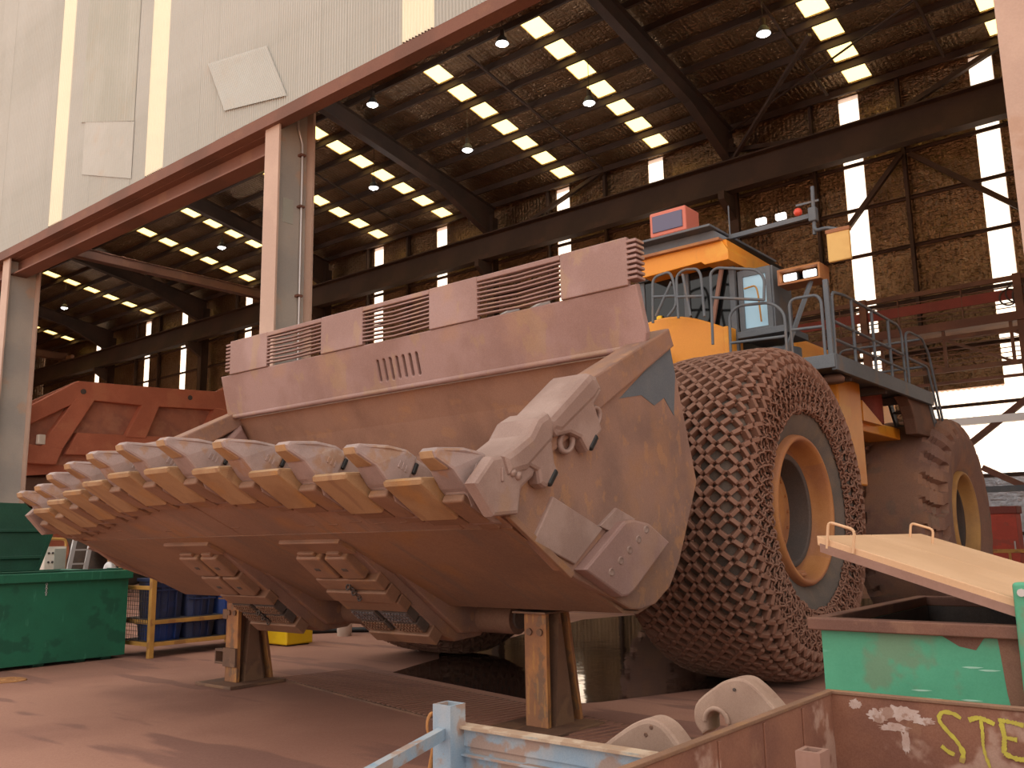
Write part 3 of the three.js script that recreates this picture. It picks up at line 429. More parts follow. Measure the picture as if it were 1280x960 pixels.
    for (let rI = 0; rI < (mode ? 2 : 1); rI++) { for (const [a, b] of [[x0 + 0.04, xm - 0.03], [xm + 0.03, x1 - 0.1]]) { part(bucket, 'skid_pad', onSkid(rbox(a, b, -0.09, 0.02, -t - 0.32, -t, 0.025)), M.wearPad); part(bucket, 'pad_slot', onSkid(rbox((a + b) / 2 - 0.035, (a + b) / 2 + 0.035, -0.094, -0.085, -t - 0.19, -t - 0.15, 0.004)), M.darkSteel); if (!rI) part(bucket, 'pad_key', onSkid(rbox(a + 0.06, b - 0.06, -0.07, 0, -t, -t + 0.045, 0.01)), M.wearPad); } t += 0.345; }
    let k = 0; while (t < 1.48) {
      const knob = mode ? [1, 2].includes(k) : [3, 4].includes(k);
      if (!knob) part(bucket, 'skid_bar', onSkid(rbox(x0, x1, -0.08 - 0.02 * (k % 2), 0.03, -t - 0.155, -t, 0.015)), M.wearPad);
      else {
        for (const [a, b] of [[x0 + 0.03, xm - 0.05], [xm + 0.05, x1 - 0.03]]) {
          part(bucket, 'wear_block', onSkid(rbox(a, b, -0.075, 0.03, -t - 0.15, -t, 0.008)), M.darkSteel, 'ribbed hard wear block');
          const kn = []; for (let p = 0; p < 8; p++) for (let q = 0; q < 3; q++) kn.push(box(a + 0.012 + p * (b - a - 0.02) / 8, a + 0.036 + p * (b - a - 0.02) / 8, -0.09, -0.07, -t - 0.042 - q * 0.046, -t - 0.016 - q * 0.046));
          part(bucket, 'wear_ribs', onSkid(kn), k % 3 === 0 ? M.brightSteel : M.wearPad);
        }
        part(bucket, 'block_spacer', onSkid(box(xm - 0.035, xm + 0.035, -0.05, 0.03, -t - 0.15, -t)), M.brightSteel);
      }
      t += 0.172; k++;
    }
    for (let q = 0; q < 5; q++) part(bucket, 'chain_scrap', onSkid(new THREE.TorusGeometry(0.026, 0.009, 5, 10).rotateX(q % 2 ? 1.5 : 0.4).translate(xm + 0.02 * (q % 2), -0.1, -(mode ? 1.18 : 0.62) - q * 0.045)), M.darkSteel);
  }
}
// ---- boom, front frame, axle
{
  const frame = sub(loader, 'front_frame', 'dark front frame, boom arms and axle behind the bucket');
  for (const x of [-8.62, -6.6]) {
    part(frame, 'boom_arm', prismX([[0.95, -7.0], [1.5, -7.4], [2.9, -9.6], [4.2, -12.0], [4.5, -12.9], [3.9, -12.9], [3.1, -11.6], [1.6, -9.2], [0.75, -7.4]], x - 0.18, x + 0.18, 0.03), M.dustSteel);
    part(frame, 'lift_cylinder', [rod([x + 0.3, 1.5, -12.2], [x + 0.3, 2.6, -9.9], 0.17, 0.17, 16), rod([x + 0.3, 2.6, -9.9], [x + 0.3, 2.95, -9.2], 0.09, 0.09, 12)], M.darkSteel);
  }
  part(frame, 'bellcrank', prismX([[2.2, -7.7], [2.6, -7.7], [3.7, -9.6], [4.6, -11.2], [4.2, -11.4], [3.2, -9.8]], -7.75, -7.45, 0.03), M.dustSteel);
  part(frame, 'bellcrank_strap', [bar([-7.3, 3.9, -7.6], [-7.1, 4.6, -8.8], 0.1, 0.16), bar([-6.75, 3.9, -7.6], [-6.6, 4.6, -8.8], 0.1, 0.16)], M.silver, 'pale steel straps seen through the guard slots');
  part(frame, 'chassis', prismX([[1.1, -9.0], [2.2, -8.9], [3.6, -11.0], [4.6, -12.2], [4.6, -13.2], [1.2, -13.8]], -8.3, -6.9, 0.05), M.dustSteel);
  part(frame, 'axle', [rod([-9.2, 1.93, -10.42], [-5.5, 1.93, -10.42], 0.42, 0.42, 24), latheX([[0.42, -0.8], [0.72, -0.35], [0.78, 0], [0.72, 0.35], [0.42, 0.8]], 24).translate(-7.4, 1.93, -10.42)], M.dustSteel);
}
// ---- wheels
const mer = [[0, 1.885], [0.45, 1.88], [0.62, 1.855], [0.72, 1.79], [0.785, 1.68], [0.815, 1.5], [0.81, 1.3], [0.77, 1.1], [0.71, 0.95], [0.66, 0.86]];
const merL = [0]; for (let i = 1; i < mer.length; i++) merL.push(merL[i - 1] + Math.hypot(mer[i][0] - mer[i - 1][0], mer[i][1] - mer[i - 1][1]));
function merAt(s) {                                                   // point and outward normal of the tyre section at arc length s from its middle
  const g = Math.sign(s) || 1, a = Math.min(Math.abs(s), merL[merL.length - 1] - 1e-4); let i = 0; while (merL[i + 1] < a) i++;
  const t = (a - merL[i]) / (merL[i + 1] - merL[i]), x = mer[i][0] + t * (mer[i + 1][0] - mer[i][0]), r = mer[i][1] + t * (mer[i + 1][1] - mer[i][1]);
  const dx = mer[i + 1][0] - mer[i][0], dr = mer[i + 1][1] - mer[i][1], l = Math.hypot(dx, dr); return { x: g * x, r, nx: g * -dr / l, nr: dx / l };
}
const RAD = 1.978;
function rimParts(w, cx, cz, out, m, cy = RAD) {                       // out = +1 when the outer face looks to +x
  const T = (g) => (out < 0 ? g.scale(-1, 1, 1) : g).translate(cx, cy, cz);
  part(w, 'rim_ring', T(latheX([[0.9, 0.64], [0.88, 0.73], [0.855, 0.765], [0.82, 0.765], [0.80, 0.72], [0.775, 0.62], [0.765, 0.5], [0.70, 0.46], [0.66, 0.46]], 64)), m, 'dusty tan rim ring');
  part(w, 'lock_ring', T(latheX([[0.69, 0.44], [0.68, 0.53], [0.66, 0.55], [0.615, 0.55], [0.60, 0.53], [0.595, 0.28]], 64)), M.darkSteel, 'dark inner ring');
  part(w, 'hub', T(latheX([[0.61, 0.29], [0.42, 0.30], [0.40, 0.33], [0.30, 0.34], [0.0, 0.34]], 48)), m, 'recessed hub face');
  part(w, 'hub_bolts', Array.from({ length: 16 }, (_, k) => T(rod([0.29, Math.cos(k * Math.PI / 8) * 0.51, Math.sin(k * Math.PI / 8) * 0.51], [0.32, Math.cos(k * Math.PI / 8) * 0.51, Math.sin(k * Math.PI / 8) * 0.51], 0.022, 0.022, 6))), m);
  part(w, 'valve_clamp', [T(rbox(0.5, 0.64, -0.80, -0.70, -0.12, 0.16, 0.02)), T(rbox(0.6, 0.68, -0.77, -0.73, -0.05, 0.1, 0.015))], m);
}
// chain net: standing links on a diamond lattice, rings at the knots, fine chain down the side
const NC = 54, ROW = 0.106, JMAX = 9;
const nodeAt = (k2, s, lift) => { const m = merAt(s), a = k2 * Math.PI / NC, r = m.r + lift * m.nr; return { p: V(m.x + lift * m.nx, Math.cos(a) * r, Math.sin(a) * r), n: V(m.nx, m.nr * Math.cos(a), m.nr * Math.sin(a)) }; };
const linkGeo = fin(ext([[-0.066, -0.03], [-0.05, -0.045], [0.05, -0.045], [0.066, -0.03], [0.066, 0.022], [0.048, 0.042], [-0.048, 0.042], [-0.066, 0.022]], 0.048, 0.006).translate(0, 0, -0.024).scale(0.95, 1, 1));
const ringGeo = fin(new THREE.TorusGeometry(0.04, 0.0165, 5, 9).rotateX(Math.PI / 2));
const fineGeo = fin(new THREE.TorusGeometry(0.034, 0.0125, 4, 8).scale(1.35, 1, 1));
function frameOf(a, b, n, roll = 0) { const x = b.clone().sub(a).normalize(), z = x.clone().cross(n).normalize(), y = z.clone().cross(x); const m = new THREE.Matrix4().makeBasis(x, y, z).setPosition(a.clone().add(b).multiplyScalar(0.5)); return roll ? m.multiply(new THREE.Matrix4().makeRotationX(roll)) : m; }
const links = [], rings = [], fines = [];
for (let j = -JMAX; j <= JMAX; j++) for (let i = 0; i < NC; i++) {
  const k = 2 * i + (Math.abs(j) % 2), A = nodeAt(k, j * ROW, 0.03 + 0.012 * (rnd() - 0.5));
  { const e = nodeAt(k + 0.6, j * ROW, 0.03); rings.push(frameOf(A.p, e.p, A.n, (rnd() - 0.5) * 1.2).setPosition(A.p)); }
  if (j < JMAX) for (const d of [-1, 1]) { const B = nodeAt(k + d, (j + 1) * ROW, 0.045); const a = A.p.clone().addScaledVector(A.n, 0.015); links.push(frameOf(a, B.p, A.n.clone().add(B.n).normalize(), (rnd() - 0.5) * 0.35)); }
}
for (const sg of [-1, 1]) {
  const lv = [JMAX * ROW, 1.06, 1.2, 1.36];
  for (let q = 0; q < 3; q++) for (let i = 0; i < NC; i++) for (const d of [-1, 1]) {
    const o = (JMAX + q) % 2, A = nodeAt(2 * i + o, sg * lv[q], 0.03), B = nodeAt(2 * i + o + d * (q === 2 ? 0.55 : 1), sg * (lv[q + 1] + (q === 2 ? 0.05 * Math.sin(i * 1.7) : 0)), 0.03);
    const n = 3; for (let t = 0; t < n; t++) { const a = A.p.clone().lerp(B.p, t / n), b = A.p.clone().lerp(B.p, (t + 1) / n); fines.push(frameOf(a, b, A.n, t % 2 ? Math.PI / 2 + 0.3 : 0.3 + (rnd() - 0.5)).multiply(new THREE.Matrix4().makeScale(1, 1, 1))); }
  }
  const NR = 120; for (let i = 0; i < NR; i++) { const A = nodeAt(i * 2 * NC / NR, sg * 1.37, 0.03), B = nodeAt((i + 1) * 2 * NC / NR, sg * 1.37, 0.03); fines.push(frameOf(A.p, B.p, A.n, i % 2 ? 1.3 : 0.2)); }
}
const bake = (g, ms) => { const o = ms.map((m) => g.clone().applyMatrix4(m)); return mergeGeometries(o); };
const tyreGeo = geo(latheX([...mer].reverse().map(([x, r]) => [r, x]).concat(mer.slice(1).map(([x, r]) => [r, -x])), 96));
const chainRest = bake(ringGeo, rings), chainFine = bake(fineGeo, fines), allLinks = bake(linkGeo, links);
{
  const W = V(-4.845, RAD, -10.42), w = sub(loader, 'front_wheel', 'front tyre wrapped in a rusty chain net');
  const mv = (o) => { o.position.add(W); return o; };
  mv(copyMesh(w, 'tyre', tyreGeo, M.rubber));
  rimParts(w, W.x, W.z, 1, M.rim);
  const cam = V(0, 1.68, 0), rate = links.map((m) => { const p = V().setFromMatrixPosition(m).add(W), n = V().setFromMatrixColumn(m, 1), d = cam.clone().sub(p); return n.dot(d.clone().normalize()) / d.lengthSq(); });
  const order = links.map((_, i) => i).sort((a, b) => rate[b] - rate[a]), big = new Set(order.slice(0, 300));
  links.forEach((m, i) => { if (big.has(i)) { const o = copyMesh(w, 'chain_link', linkGeo, M.chain); m.decompose(o.position, o.quaternion, o.scale); o.position.add(W); } });
  const rest = new THREE.Mesh(mergeGeometries([bake(linkGeo, links.filter((_, i) => !big.has(i))), chainRest, chainFine]), M.chain);
  rest.name = 'chain_net'; rest.castShadow = rest.receiveShadow = true; rest.position.copy(W); rest.userData = { kind: 'stuff', label: 'rest of the rusty tyre chain net' }; w.add(rest);
  const f = sub(loader, 'front_wheel', 'far front tyre in its chain net'), F = V(-9.9, RAD, -10.42), t = copyMesh(f, 'tyre', tyreGeo, M.rubber); t.position.add(F);
  rimParts(f, F.x, F.z, -1, M.rim);
  const c = new THREE.Mesh(mergeGeometries([allLinks, chainRest, chainFine]), M.chain); c.name = 'chain_net'; c.position.copy(F); c.castShadow = c.receiveShadow = true; c.userData = { kind: 'stuff', label: 'rusty chain net of the far tyre' }; f.add(c);
  // rear tyres, bare, with shoulder lugs
  const MT = 26 * 14, KS = 56, S = merL[merL.length - 1], pos = [], idx = [];
  for (let i = 0; i <= MT; i++) for (let k = 0; k <= KS; k++) {
    const s = -S + 2 * S * k / KS, m = merAt(s), a = i / MT * 2 * Math.PI, as = Math.abs(s), ph = ((i / MT * 26 + Math.pow(Math.abs(as - 0.78), 1.6) * 2.2 + (s < 0 ? 0.5 : 0)) % 1 + 1) % 1;
    const cut = as > 0.4 && as < 1.0 && ph < 0.4 ? 0.11 * ss(0.4, 0.55, as) : 0, r = m.r - cut * m.nr, x = m.x - cut * m.nx;
    pos.push(x, Math.cos(a) * r, Math.sin(a) * r);
  }
  for (let i = 0; i < MT; i++) for (let k = 0; k < KS; k++) { const a = i * (KS + 1) + k, b = a + KS + 1; idx.push(a, a + 1, b, b, a + 1, b + 1); }
  let rg = new THREE.BufferGeometry(); rg.setAttribute('position', new THREE.Float32BufferAttribute(pos, 3)); rg.setIndex(idx); rg = rg.toNonIndexed(); rg.computeVertexNormals(); rg = fin(rg);
  for (const [x, out, l] of [[-4.83, 1, 'bare rear tyre with worn lugs'], [-9.9, -1, 'far rear tyre']]) { const q = sub(loader, 'rear_wheel', l), o = copyMesh(q, 'tyre', rg, M.rubberDust); o.position.add(V(x, 1.9, -17.95)); rimParts(q, x, -17.95, out, M.rimYellow, 1.9); }
}
// ---- cab
{
  const cab = sub(loader, 'cab', 'operator cab with orange roof visor');
  part(cab, 'visor', prismZ([[-7.36, 6.12], [-5.84, 6.17], [-5.72, 5.97], [-5.72, 5.82], [-6.12, 5.82], [-6.18, 5.87], [-7.22, 5.83]], -12.9, -12.2, 0.01), M.orange, 'orange sun visor');
  part(cab, 'visor_lip', rbox(-7.38, -5.82, 6.13, 6.18, -12.9, -12.12, 0.01), M.rim);
  part(cab, 'visor_side', prismX([[6.16, -12.25], [5.84, -12.3], [5.95, -14.1], [6.12, -14.1]], -5.84, -5.76, 0.01), M.orange);
  part(cab, 'roof', [prismZ([[-7.4, 6.18], [-5.74, 6.18], [-6.0, 6.38], [-7.34, 6.38]], -14.6, -12.3, 0.02), rbox(-7.48, -5.95, 6.38, 6.42, -14.6, -12.1, 0.01)], M.blueGrey, 'blue-grey cab roof');
  part(cab, 'roof_box', rbox(-7.3, -6.62, 6.62, 7.05, -13.1, -12.62, 0.03), M.pinkBox, 'pink-red air unit on the roof'); 
  part(cab, 'roof_box_grille', rbox(-7.24, -6.68, 6.69, 6.98, -12.63, -12.6, 0.012), M.grille, 'violet-grey grille');
  part(cab, 'roof_box_feet', [box(-7.25, -7.05, 6.42, 6.63, -13, -12.7), box(-6.9, -6.7, 6.42, 6.63, -13, -12.7)], M.offWhite);
  part(cab, 'cab_shell', [box(-7.5, -5.84, 4.4, 4.85, -14.5, -12.6), box(-7.5, -7.42, 4.85, 5.9, -14.5, -12.6), box(-7.5, -5.84, 5.86, 6.18, -14.5, -12.5), box(-7.5, -5.84, 4.85, 5.9, -14.5, -14.42)], M.black);
  for (const [x, z] of [[-7.46, -12.6], [-6.64, -12.58], [-5.86, -12.6], [-5.86, -13.5], [-5.86, -14.4]]) part(cab, 'cab_pillar', [rbox(x - 0.045, x + 0.045, 4.4, 5.9, z - 0.045, z + 0.045, 0.01)], M.blueGrey);
  part(cab, 'wiper_arm', [bar([-6.2, 4.9, -12.5], [-5.98, 5.82, -12.5], 0.06, 0.04)], M.primer);
  part(cab, 'windscreen', [box(-7.42, -6.68, 4.85, 5.86, -12.59, -12.575), box(-6.6, -5.9, 4.85, 5.86, -12.59, -12.575)], M.glassDark, 'dark windscreen');
  part(cab, 'side_window', [box(-5.87, -5.855, 4.85, 5.86, -13.46, -12.64), box(-5.87, -5.855, 4.85, 5.86, -14.36, -13.54)], M.glassDark);
  part(cab, 'seat', [rbox(-6.9, -6.4, 4.85, 5.05, -13.7, -13.2, 0.05), rbox(-6.9, -6.4, 5.0, 5.7, -13.8, -13.65, 0.05)], M.black);
  part(cab, 'hi_vis_vest', rbox(-7.2, -7.1, 5.0, 5.25, -12.57, -12.52, 0.02), M.yellow, 'bright yellow strip inside the screen');
  const d = (l, n, m, t) => part(cab, n, l, m, t);                     // door swung open
  d([box(-5.78, -5.26, 4.72, 4.80, -12.66, -12.6), box(-5.78, -5.26, 5.62, 5.72, -12.66, -12.6), box(-5.78, -5.70, 4.75, 5.7, -12.66, -12.6), box(-5.33, -5.25, 4.75, 5.7, -12.66, -12.6)], 'door_frame', M.blueGrey, 'open cab door');
  d([box(-5.7, -5.33, 4.8, 5.62, -12.64, -12.62)], 'door_glass', M.blueGlass, 'pale blue door glass');
  d([prismX([[5.72, -12.62], [4.72, -12.62], [4.72, -13.3], [5.72, -13.3]], -5.27, -5.22)], 'door_panel', M.blueGrey);
  d(pipe([[-5.66, 5.42, -12.56], [-5.45, 5.42, -12.5], [-5.42, 5.3, -12.5], [-5.42, 4.86, -12.56]], 0.014), 'door_handle', M.rackYellow);
  // front panel below the cab
  const top = []; for (let k = 0; k <= 14; k++) { const x = -7.6 + k * 1.72 / 14; top.push([x, 4.82 + 0.33 * Math.sin(Math.PI * (0.18 + 0.82 * k / 14)) - 0.02 * k / 14]); }
  part(cab, 'front_panel', prismZ([[-7.6, 3.5], ...top, [-5.88, 3.5]].reverse(), -12.75, -12.3, 0.03), M.orange, 'curved orange panel under the cab');
  part(cab, 'panel_edge', rbox(-5.92, -5.84, 3.6, 4.82, -12.8, -12.28, 0.02), M.orange);
  part(cab, 'step_plate', [rbox(-5.75, -5.0, 4.62, 4.72, -13.3, -12.4, 0.01), rbox(-5.7, -4.95, 4.16, 4.24, -13.3, -12.2, 0.01)], M.blueGrey);
  part(cab, 'toolbox', [rod([-5.25, 4.22, -12.75], [-5.25, 4.42, -12.75], 0.32, 0.32, 20)], M.blueGrey);
}
// ---- decks, handrails, lamps
{
  const dk = sub(loader, 'deck', 'blue-grey access deck with handrails');
  part(dk, 'deck_plate', rbox(-5.8, -4.2, 4.0, 4.09, -16.9, -12.1, 0.01), M.blueGrey); part(dk, 'deck_plate', rbox(-10.4, -9.1, 4.0, 4.09, -16.9, -12.3, 0.01), M.blueGrey);
  part(dk, 'deck_edge', [rbox(-4.26, -4.19, 3.9, 4.13, -16.9, -12.1, 0.01), rbox(-5.8, -4.2, 3.93, 4.12, -12.14, -12.06, 0.01)], M.blueGrey);
  for (const z of [-13, -14.6, -16]) part(dk, 'deck_bearer', box(-5.6, -4.3, 3.86, 3.98, z, z + 0.1), M.darkSteel);
  part(dk, 'pillar', rbox(-5.1, -4.55, 2.4, 4.0, -14.1, -13.1, 0.03), M.orange, 'orange pillar under the deck');
  part(dk, 'work_lamp', [latheY([[0, -0.1], [0.15, -0.1], [0.17, -0.03], [0.12, 0.02], [0, 0.03]], 20).scale(1, 1, 0.7).translate(-4.4, 3.88, -12.5)], M.dustSteel);
  part(dk, 'tank', [rod([-4.95, 3.5, -15.45], [-4.95, 4.0, -15.45], 0.3, 0.3, 24)], M.redSteel, 'red filter canister');
  part(dk, 'tank_bracket', [prismX([[3.42, -14.15], [3.74, -14.15], [3.42, -15.1]], -4.9, -4.55), rbox(-5.3, -4.7, 3.3, 3.5, -16.5, -14.2, 0.02)], M.orange);
  part(dk, 'rear_bracket', prismX([[3.95, -15.6], [3.98, -17.2], [3.35, -17.5], [3.35, -16.1], [3.6, -16.0], [3.8, -15.85]], -4.5, -4.3, 0.02), M.dustSteel);
  const rails = [
    [[-6.96, 5.0, -12], [-6.93, 5.73, -12], [-6.62, 5.77, -12], [-6.56, 5.60, -12], [-6.53, 5.20, -12], [-6.69, 5.06, -12]],
    [[-6.51, 5.0, -12], [-6.51, 5.67, -12], [-6.38, 5.75, -12], [-6.14, 5.71, -12], [-6.09, 5.59, -12], [-6.07, 4.95, -12]],
    [[-6.53, 5.34, -12], [-6.09, 5.27, -12]], [[-6.94, 5.42, -12], [-6.55, 5.36, -12]], [[-6.4, 5.68, -12], [-6.3, 5.0, -12]], [[-6.6, 5.6, -12], [-6.9, 5.1, -12]],
    [[-5.96, 4.5, -12], [-5.93, 5.61, -12], [-5.82, 5.66, -12], [-5.20, 5.50, -12], [-5.09, 5.36, -12], [-5.12, 5.02, -12]], [[-5.94, 5.22, -12], [-5.12, 5.03, -12]],
    [[-5.71, 4.1, -12.05], [-5.69, 4.92, -12.05], [-5.55, 5.03, -12.05], [-5.04, 4.99, -12.05], [-4.85, 4.81, -12.05], [-4.85, 4.1, -12.05]], [[-5.69, 4.49, -12.05], [-4.86, 4.46, -12.05]],
    [[-4.8, 4.1, -12.12], [-4.8, 5.0, -12.12], [-4.40, 4.99, -12.12], [-4.34, 4.9, -12.12], [-4.34, 4.1, -12.12]], [[-4.8, 4.55, -12.12], [-4.34, 4.53, -12.12]],
    [[-4.25, 4.1, -12.27], [-4.25, 5.05, -12.3], [-4.25, 5.10, -12.85], [-4.25, 5.10, -15.3], [-4.25, 5.0, -15.5], [-4.25, 4.1, -15.5]], [[-4.25, 4.62, -12.28], [-4.25, 4.62, -15.5]], [[-4.25, 4.36, -12.28], [-4.25, 4.36, -15.5]],
    [[-4.25, 4.1, -15.7], [-4.25, 5.02, -15.72], [-4.25, 5.09, -15.95], [-4.25, 5.10, -16.75], [-4.25, 4.85, -17.1], [-4.25, 3.7, -17.6]], [[-4.25, 4.6, -15.7], [-4.25, 4.6, -16.9], [-4.25, 3.7, -17.4]],
    [[-5.75, 4.1, -16.8], [-5.75, 5.1, -16.8], [-4.3, 5.1, -16.8]], [[-5.75, 4.6, -16.8], [-4.3, 4.6, -16.8]],
  ];
  for (const p of rails) part(dk, 'handrail', pipe(p, 0.022, 8, 0.12), M.blueGrey);
  for (const z of [-13.1, -14, -14.8]) part(dk, 'rail_post', rod([-4.25, 4.1, z], [-4.25, 5.1, z], 0.024, 0.024, 8), M.blueGrey);
  part(dk, 'rail_post', rbox(-4.31, -4.24, 4.05, 5.2, -12.2, -12.14, 0.008), M.blueGrey);
  for (const x of [-4.3, -4.95]) part(dk, 'stair_stringer', [bar([x, 4.05, -16.9], [x, 2.6, -18.0], 0.04, 0.16)], M.blueGrey);
  for (let k = 0; k < 6; k++) part(dk, 'stair_tread', rbox(-4.93, -4.32, 3.84 - k * 0.24, 3.87 - k * 0.24, -17.2 - k * 0.18, -16.98 - k * 0.18, 0.005), M.blueGrey);
  const lb = sub(loader, 'lamp_bar', 'lamp bar and mirror above the cab');
  part(lb, 'bar', [bar([-6.1, 6.37, -12.8], [-4.6, 6.40, -12.8], 0.07, 0.07), rod([-4.6, 6.1, -12.8], [-4.58, 6.85, -12.8], 0.03, 0.03, 8), rbox(-4.66, -4.54, 6.3, 6.52, -12.86, -12.74, 0.02), box(-4.85, -4.5, 6.6, 6.63, -12.81, -12.79)], M.blueGrey);
  part(lb, 'mirror_arm', pipe([[-4.6, 6.25, -12.8], [-4.56, 6.14, -12.75], [-4.35, 6.1, -12.62], [-4.2, 6.04, -12.62]], 0.026, 8), M.blueGrey);
  part(lb, 'mirror', rbox(-4.35, -4.02, 5.55, 6.02, -12.62, -12.56, 0.02), M.panelYellow, 'flat orange-yellow mirror back');
  part(lb, 'mirror_cap', rbox(-4.36, -4.01, 5.98, 6.04, -12.64, -12.55, 0.01), M.rim);
  for (const x of [-5.4, -5.08]) { part(lb, 'bar_lamp', rbox(x - 0.08, x + 0.08, 6.44, 6.54, -12.79, -12.72, 0.015), M.headOn, 'small lit white lamp'); }
  part(lb, 'beacon', new THREE.SphereGeometry(0.065, 16, 12).translate(-4.82, 6.5, -12.78), M.redBall, 'red beacon');
  part(lb, 'aerial', rod([-5.95, 6.4, -12.8], [-5.95, 6.9, -12.8], 0.012, 0.012, 6), M.blueGrey);
  const hb = sub(loader, 'headlamp_box', 'orange box with two lit headlamps');
  part(hb, 'housing', [box(-5.1, -4.46, 5.55, 5.58, -12.85, -12.5), box(-5.1, -4.46, 5.34, 5.37, -12.85, -12.5), box(-5.1, -5.07, 5.34, 5.58, -12.85, -12.5), box(-4.49, -4.46, 5.34, 5.58, -12.85, -12.5), box(-5.1, -4.46, 5.34, 5.58, -12.87, -12.83)], M.rim);
  for (const x of [-4.94, -4.64]) { part(hb, 'lamp_body', rbox(x - 0.12, x + 0.12, 5.385, 5.535, -12.8, -12.6, 0.03), M.black); part(hb, 'lamp_lens', rbox(x - 0.1, x + 0.1, 5.405, 5.515, -12.605, -12.57, 0.02), M.headOn, 'lit white lens'); }
  part(hb, 'lamp_stay', [bar([-4.64, 5.34, -12.6], [-5.0, 4.1, -12.2], 0.07, 0.05)], M.blueGrey);
  const rear = sub(loader, 'rear_body', 'engine house behind the cab');
  part(rear, 'rear_frame', rbox(-8.6, -6.2, 1.3, 3.9, -20.6, -14.2, 0.05), M.dustSteel);
  part(rear, 'engine_hood', rbox(-8.9, -5.95, 3.9, 5.2, -20.8, -15.2, 0.12), M.orange);
  part(rear, 'rear_axle', rod([-9.2, 1.9, -17.95], [-5.5, 1.9, -17.95], 0.42, 0.42, 20), M.dustSteel);
}
// ================================================================== THINGS ROUND THE LOADER
// ---- stands under the bucket
function stand(cx, label, extra) {
  const s = thing('bucket_stand', label, 'stand', [cx, 0, -6.75], 'bucket stands'), h = 1.03;
  part(s, 'base_plate', rbox(cx - 0.4, cx + 0.35, 0, 0.04, -7.15, -6.35, 0.008), M.standDark);
  part(s, 'front_flange', rbox(cx - 0.125, cx + 0.125, 0.04, h, -6.63, -6.58, 0.006), M.standRust, 'rust-orange front flange with flaking paint');
  part(s, 'web', prismX([[0.04, -6.62], [h, -6.62], [h, -6.92], [0.04, -7.1]], cx - 0.012, cx + 0.012), M.standDark);
  part(s, 'back_flange', prismX([[0.04, -7.08], [h, -6.90], [h, -6.94], [0.04, -7.12]], cx - 0.125, cx + 0.125, 0.005), M.standRust);
  part(s, 'gusset', prismX([[0.04, -6.7], [h, -6.78], [h, -6.8], [0.04, -6.98]], cx + 0.012, cx + 0.125), M.standDark);
  part(s, 'top_plate', rbox(cx - 0.2, cx + 0.18, h - 0.005, h + 0.012, -6.98, -6.5, 0.004), M.standDark);
  for (const x of [-0.06, 0.06]) part(s, 'bolt_head', rod([cx + x, 0.86, -6.58], [cx + x, 0.86, -6.56], 0.032, 0.032, 10), M.standDark);
  if (extra) { part(s, 'fork_sleeve', [box(cx - 0.32, cx - 0.1, 0.24, 0.27, -6.66, -6.56), box(cx - 0.32, cx - 0.1, 0.39, 0.42, -6.66, -6.56), box(cx - 0.32, cx - 0.3, 0.24, 0.42, -6.66, -6.56), box(cx - 0.13, cx + 0.13, 0.22, 0.44, -6.58, -6.55)], M.standDark); part(s, 'eye_plate', rbox(cx - 0.2, cx - 0.1, 0.78, 0.9, -6.6, -6.57, 0.01), M.standDark); }
}
stand(-5.18, 'tapered rusty steel stand under the bucket side with heel plate', false);
stand(-9.93, 'tapered rusty steel stand with fork sleeve beside the blue bins', true);
M.railWornSkyLit = mat({ map: mottle(241, [0xc2ab94, 0xb09680, 0xa3846c, 0x8fa8b0], { metres: 0.5, patch: 0.56 }), roughness: 0.7 });  // worn cream and rust, with the sky-lit brightness painted into the colour
M.pale = mat({ color: 0xa4ccb8, roughness: 0.6 });
{ // puddle under the machine
  const pts = []; const c = [-7.3, -16]; for (let k = 0; k < 60; k++) { const a = k / 60 * Math.PI * 2, n = 0.82 + 0.36 * fbm(0.5 + 0.4 * Math.cos(a), 0.5 + 0.4 * Math.sin(a), 6, 6, 3, 77); pts.push([c[0] + Math.cos(a) * 3.5 * n, Math.min(c[1] + Math.sin(a) * 9 * n, -7.95 - 0.22 * (-6.2 - (c[0] + Math.cos(a) * 3.5 * n)) * 1.0 + 0.15)]); }
  const s = new THREE.ShapeGeometry(shp(pts.map(([x, z]) => [x, -z]))).rotateX(-Math.PI / 2).translate(0, 0.003, 0);
  const o = new THREE.Mesh(fin(s), M.water); o.name = 'puddle'; o.receiveShadow = true; o.userData = { label: 'shallow muddy puddle on the floor under the loader', category: 'puddle' }; scene.add(o);
}
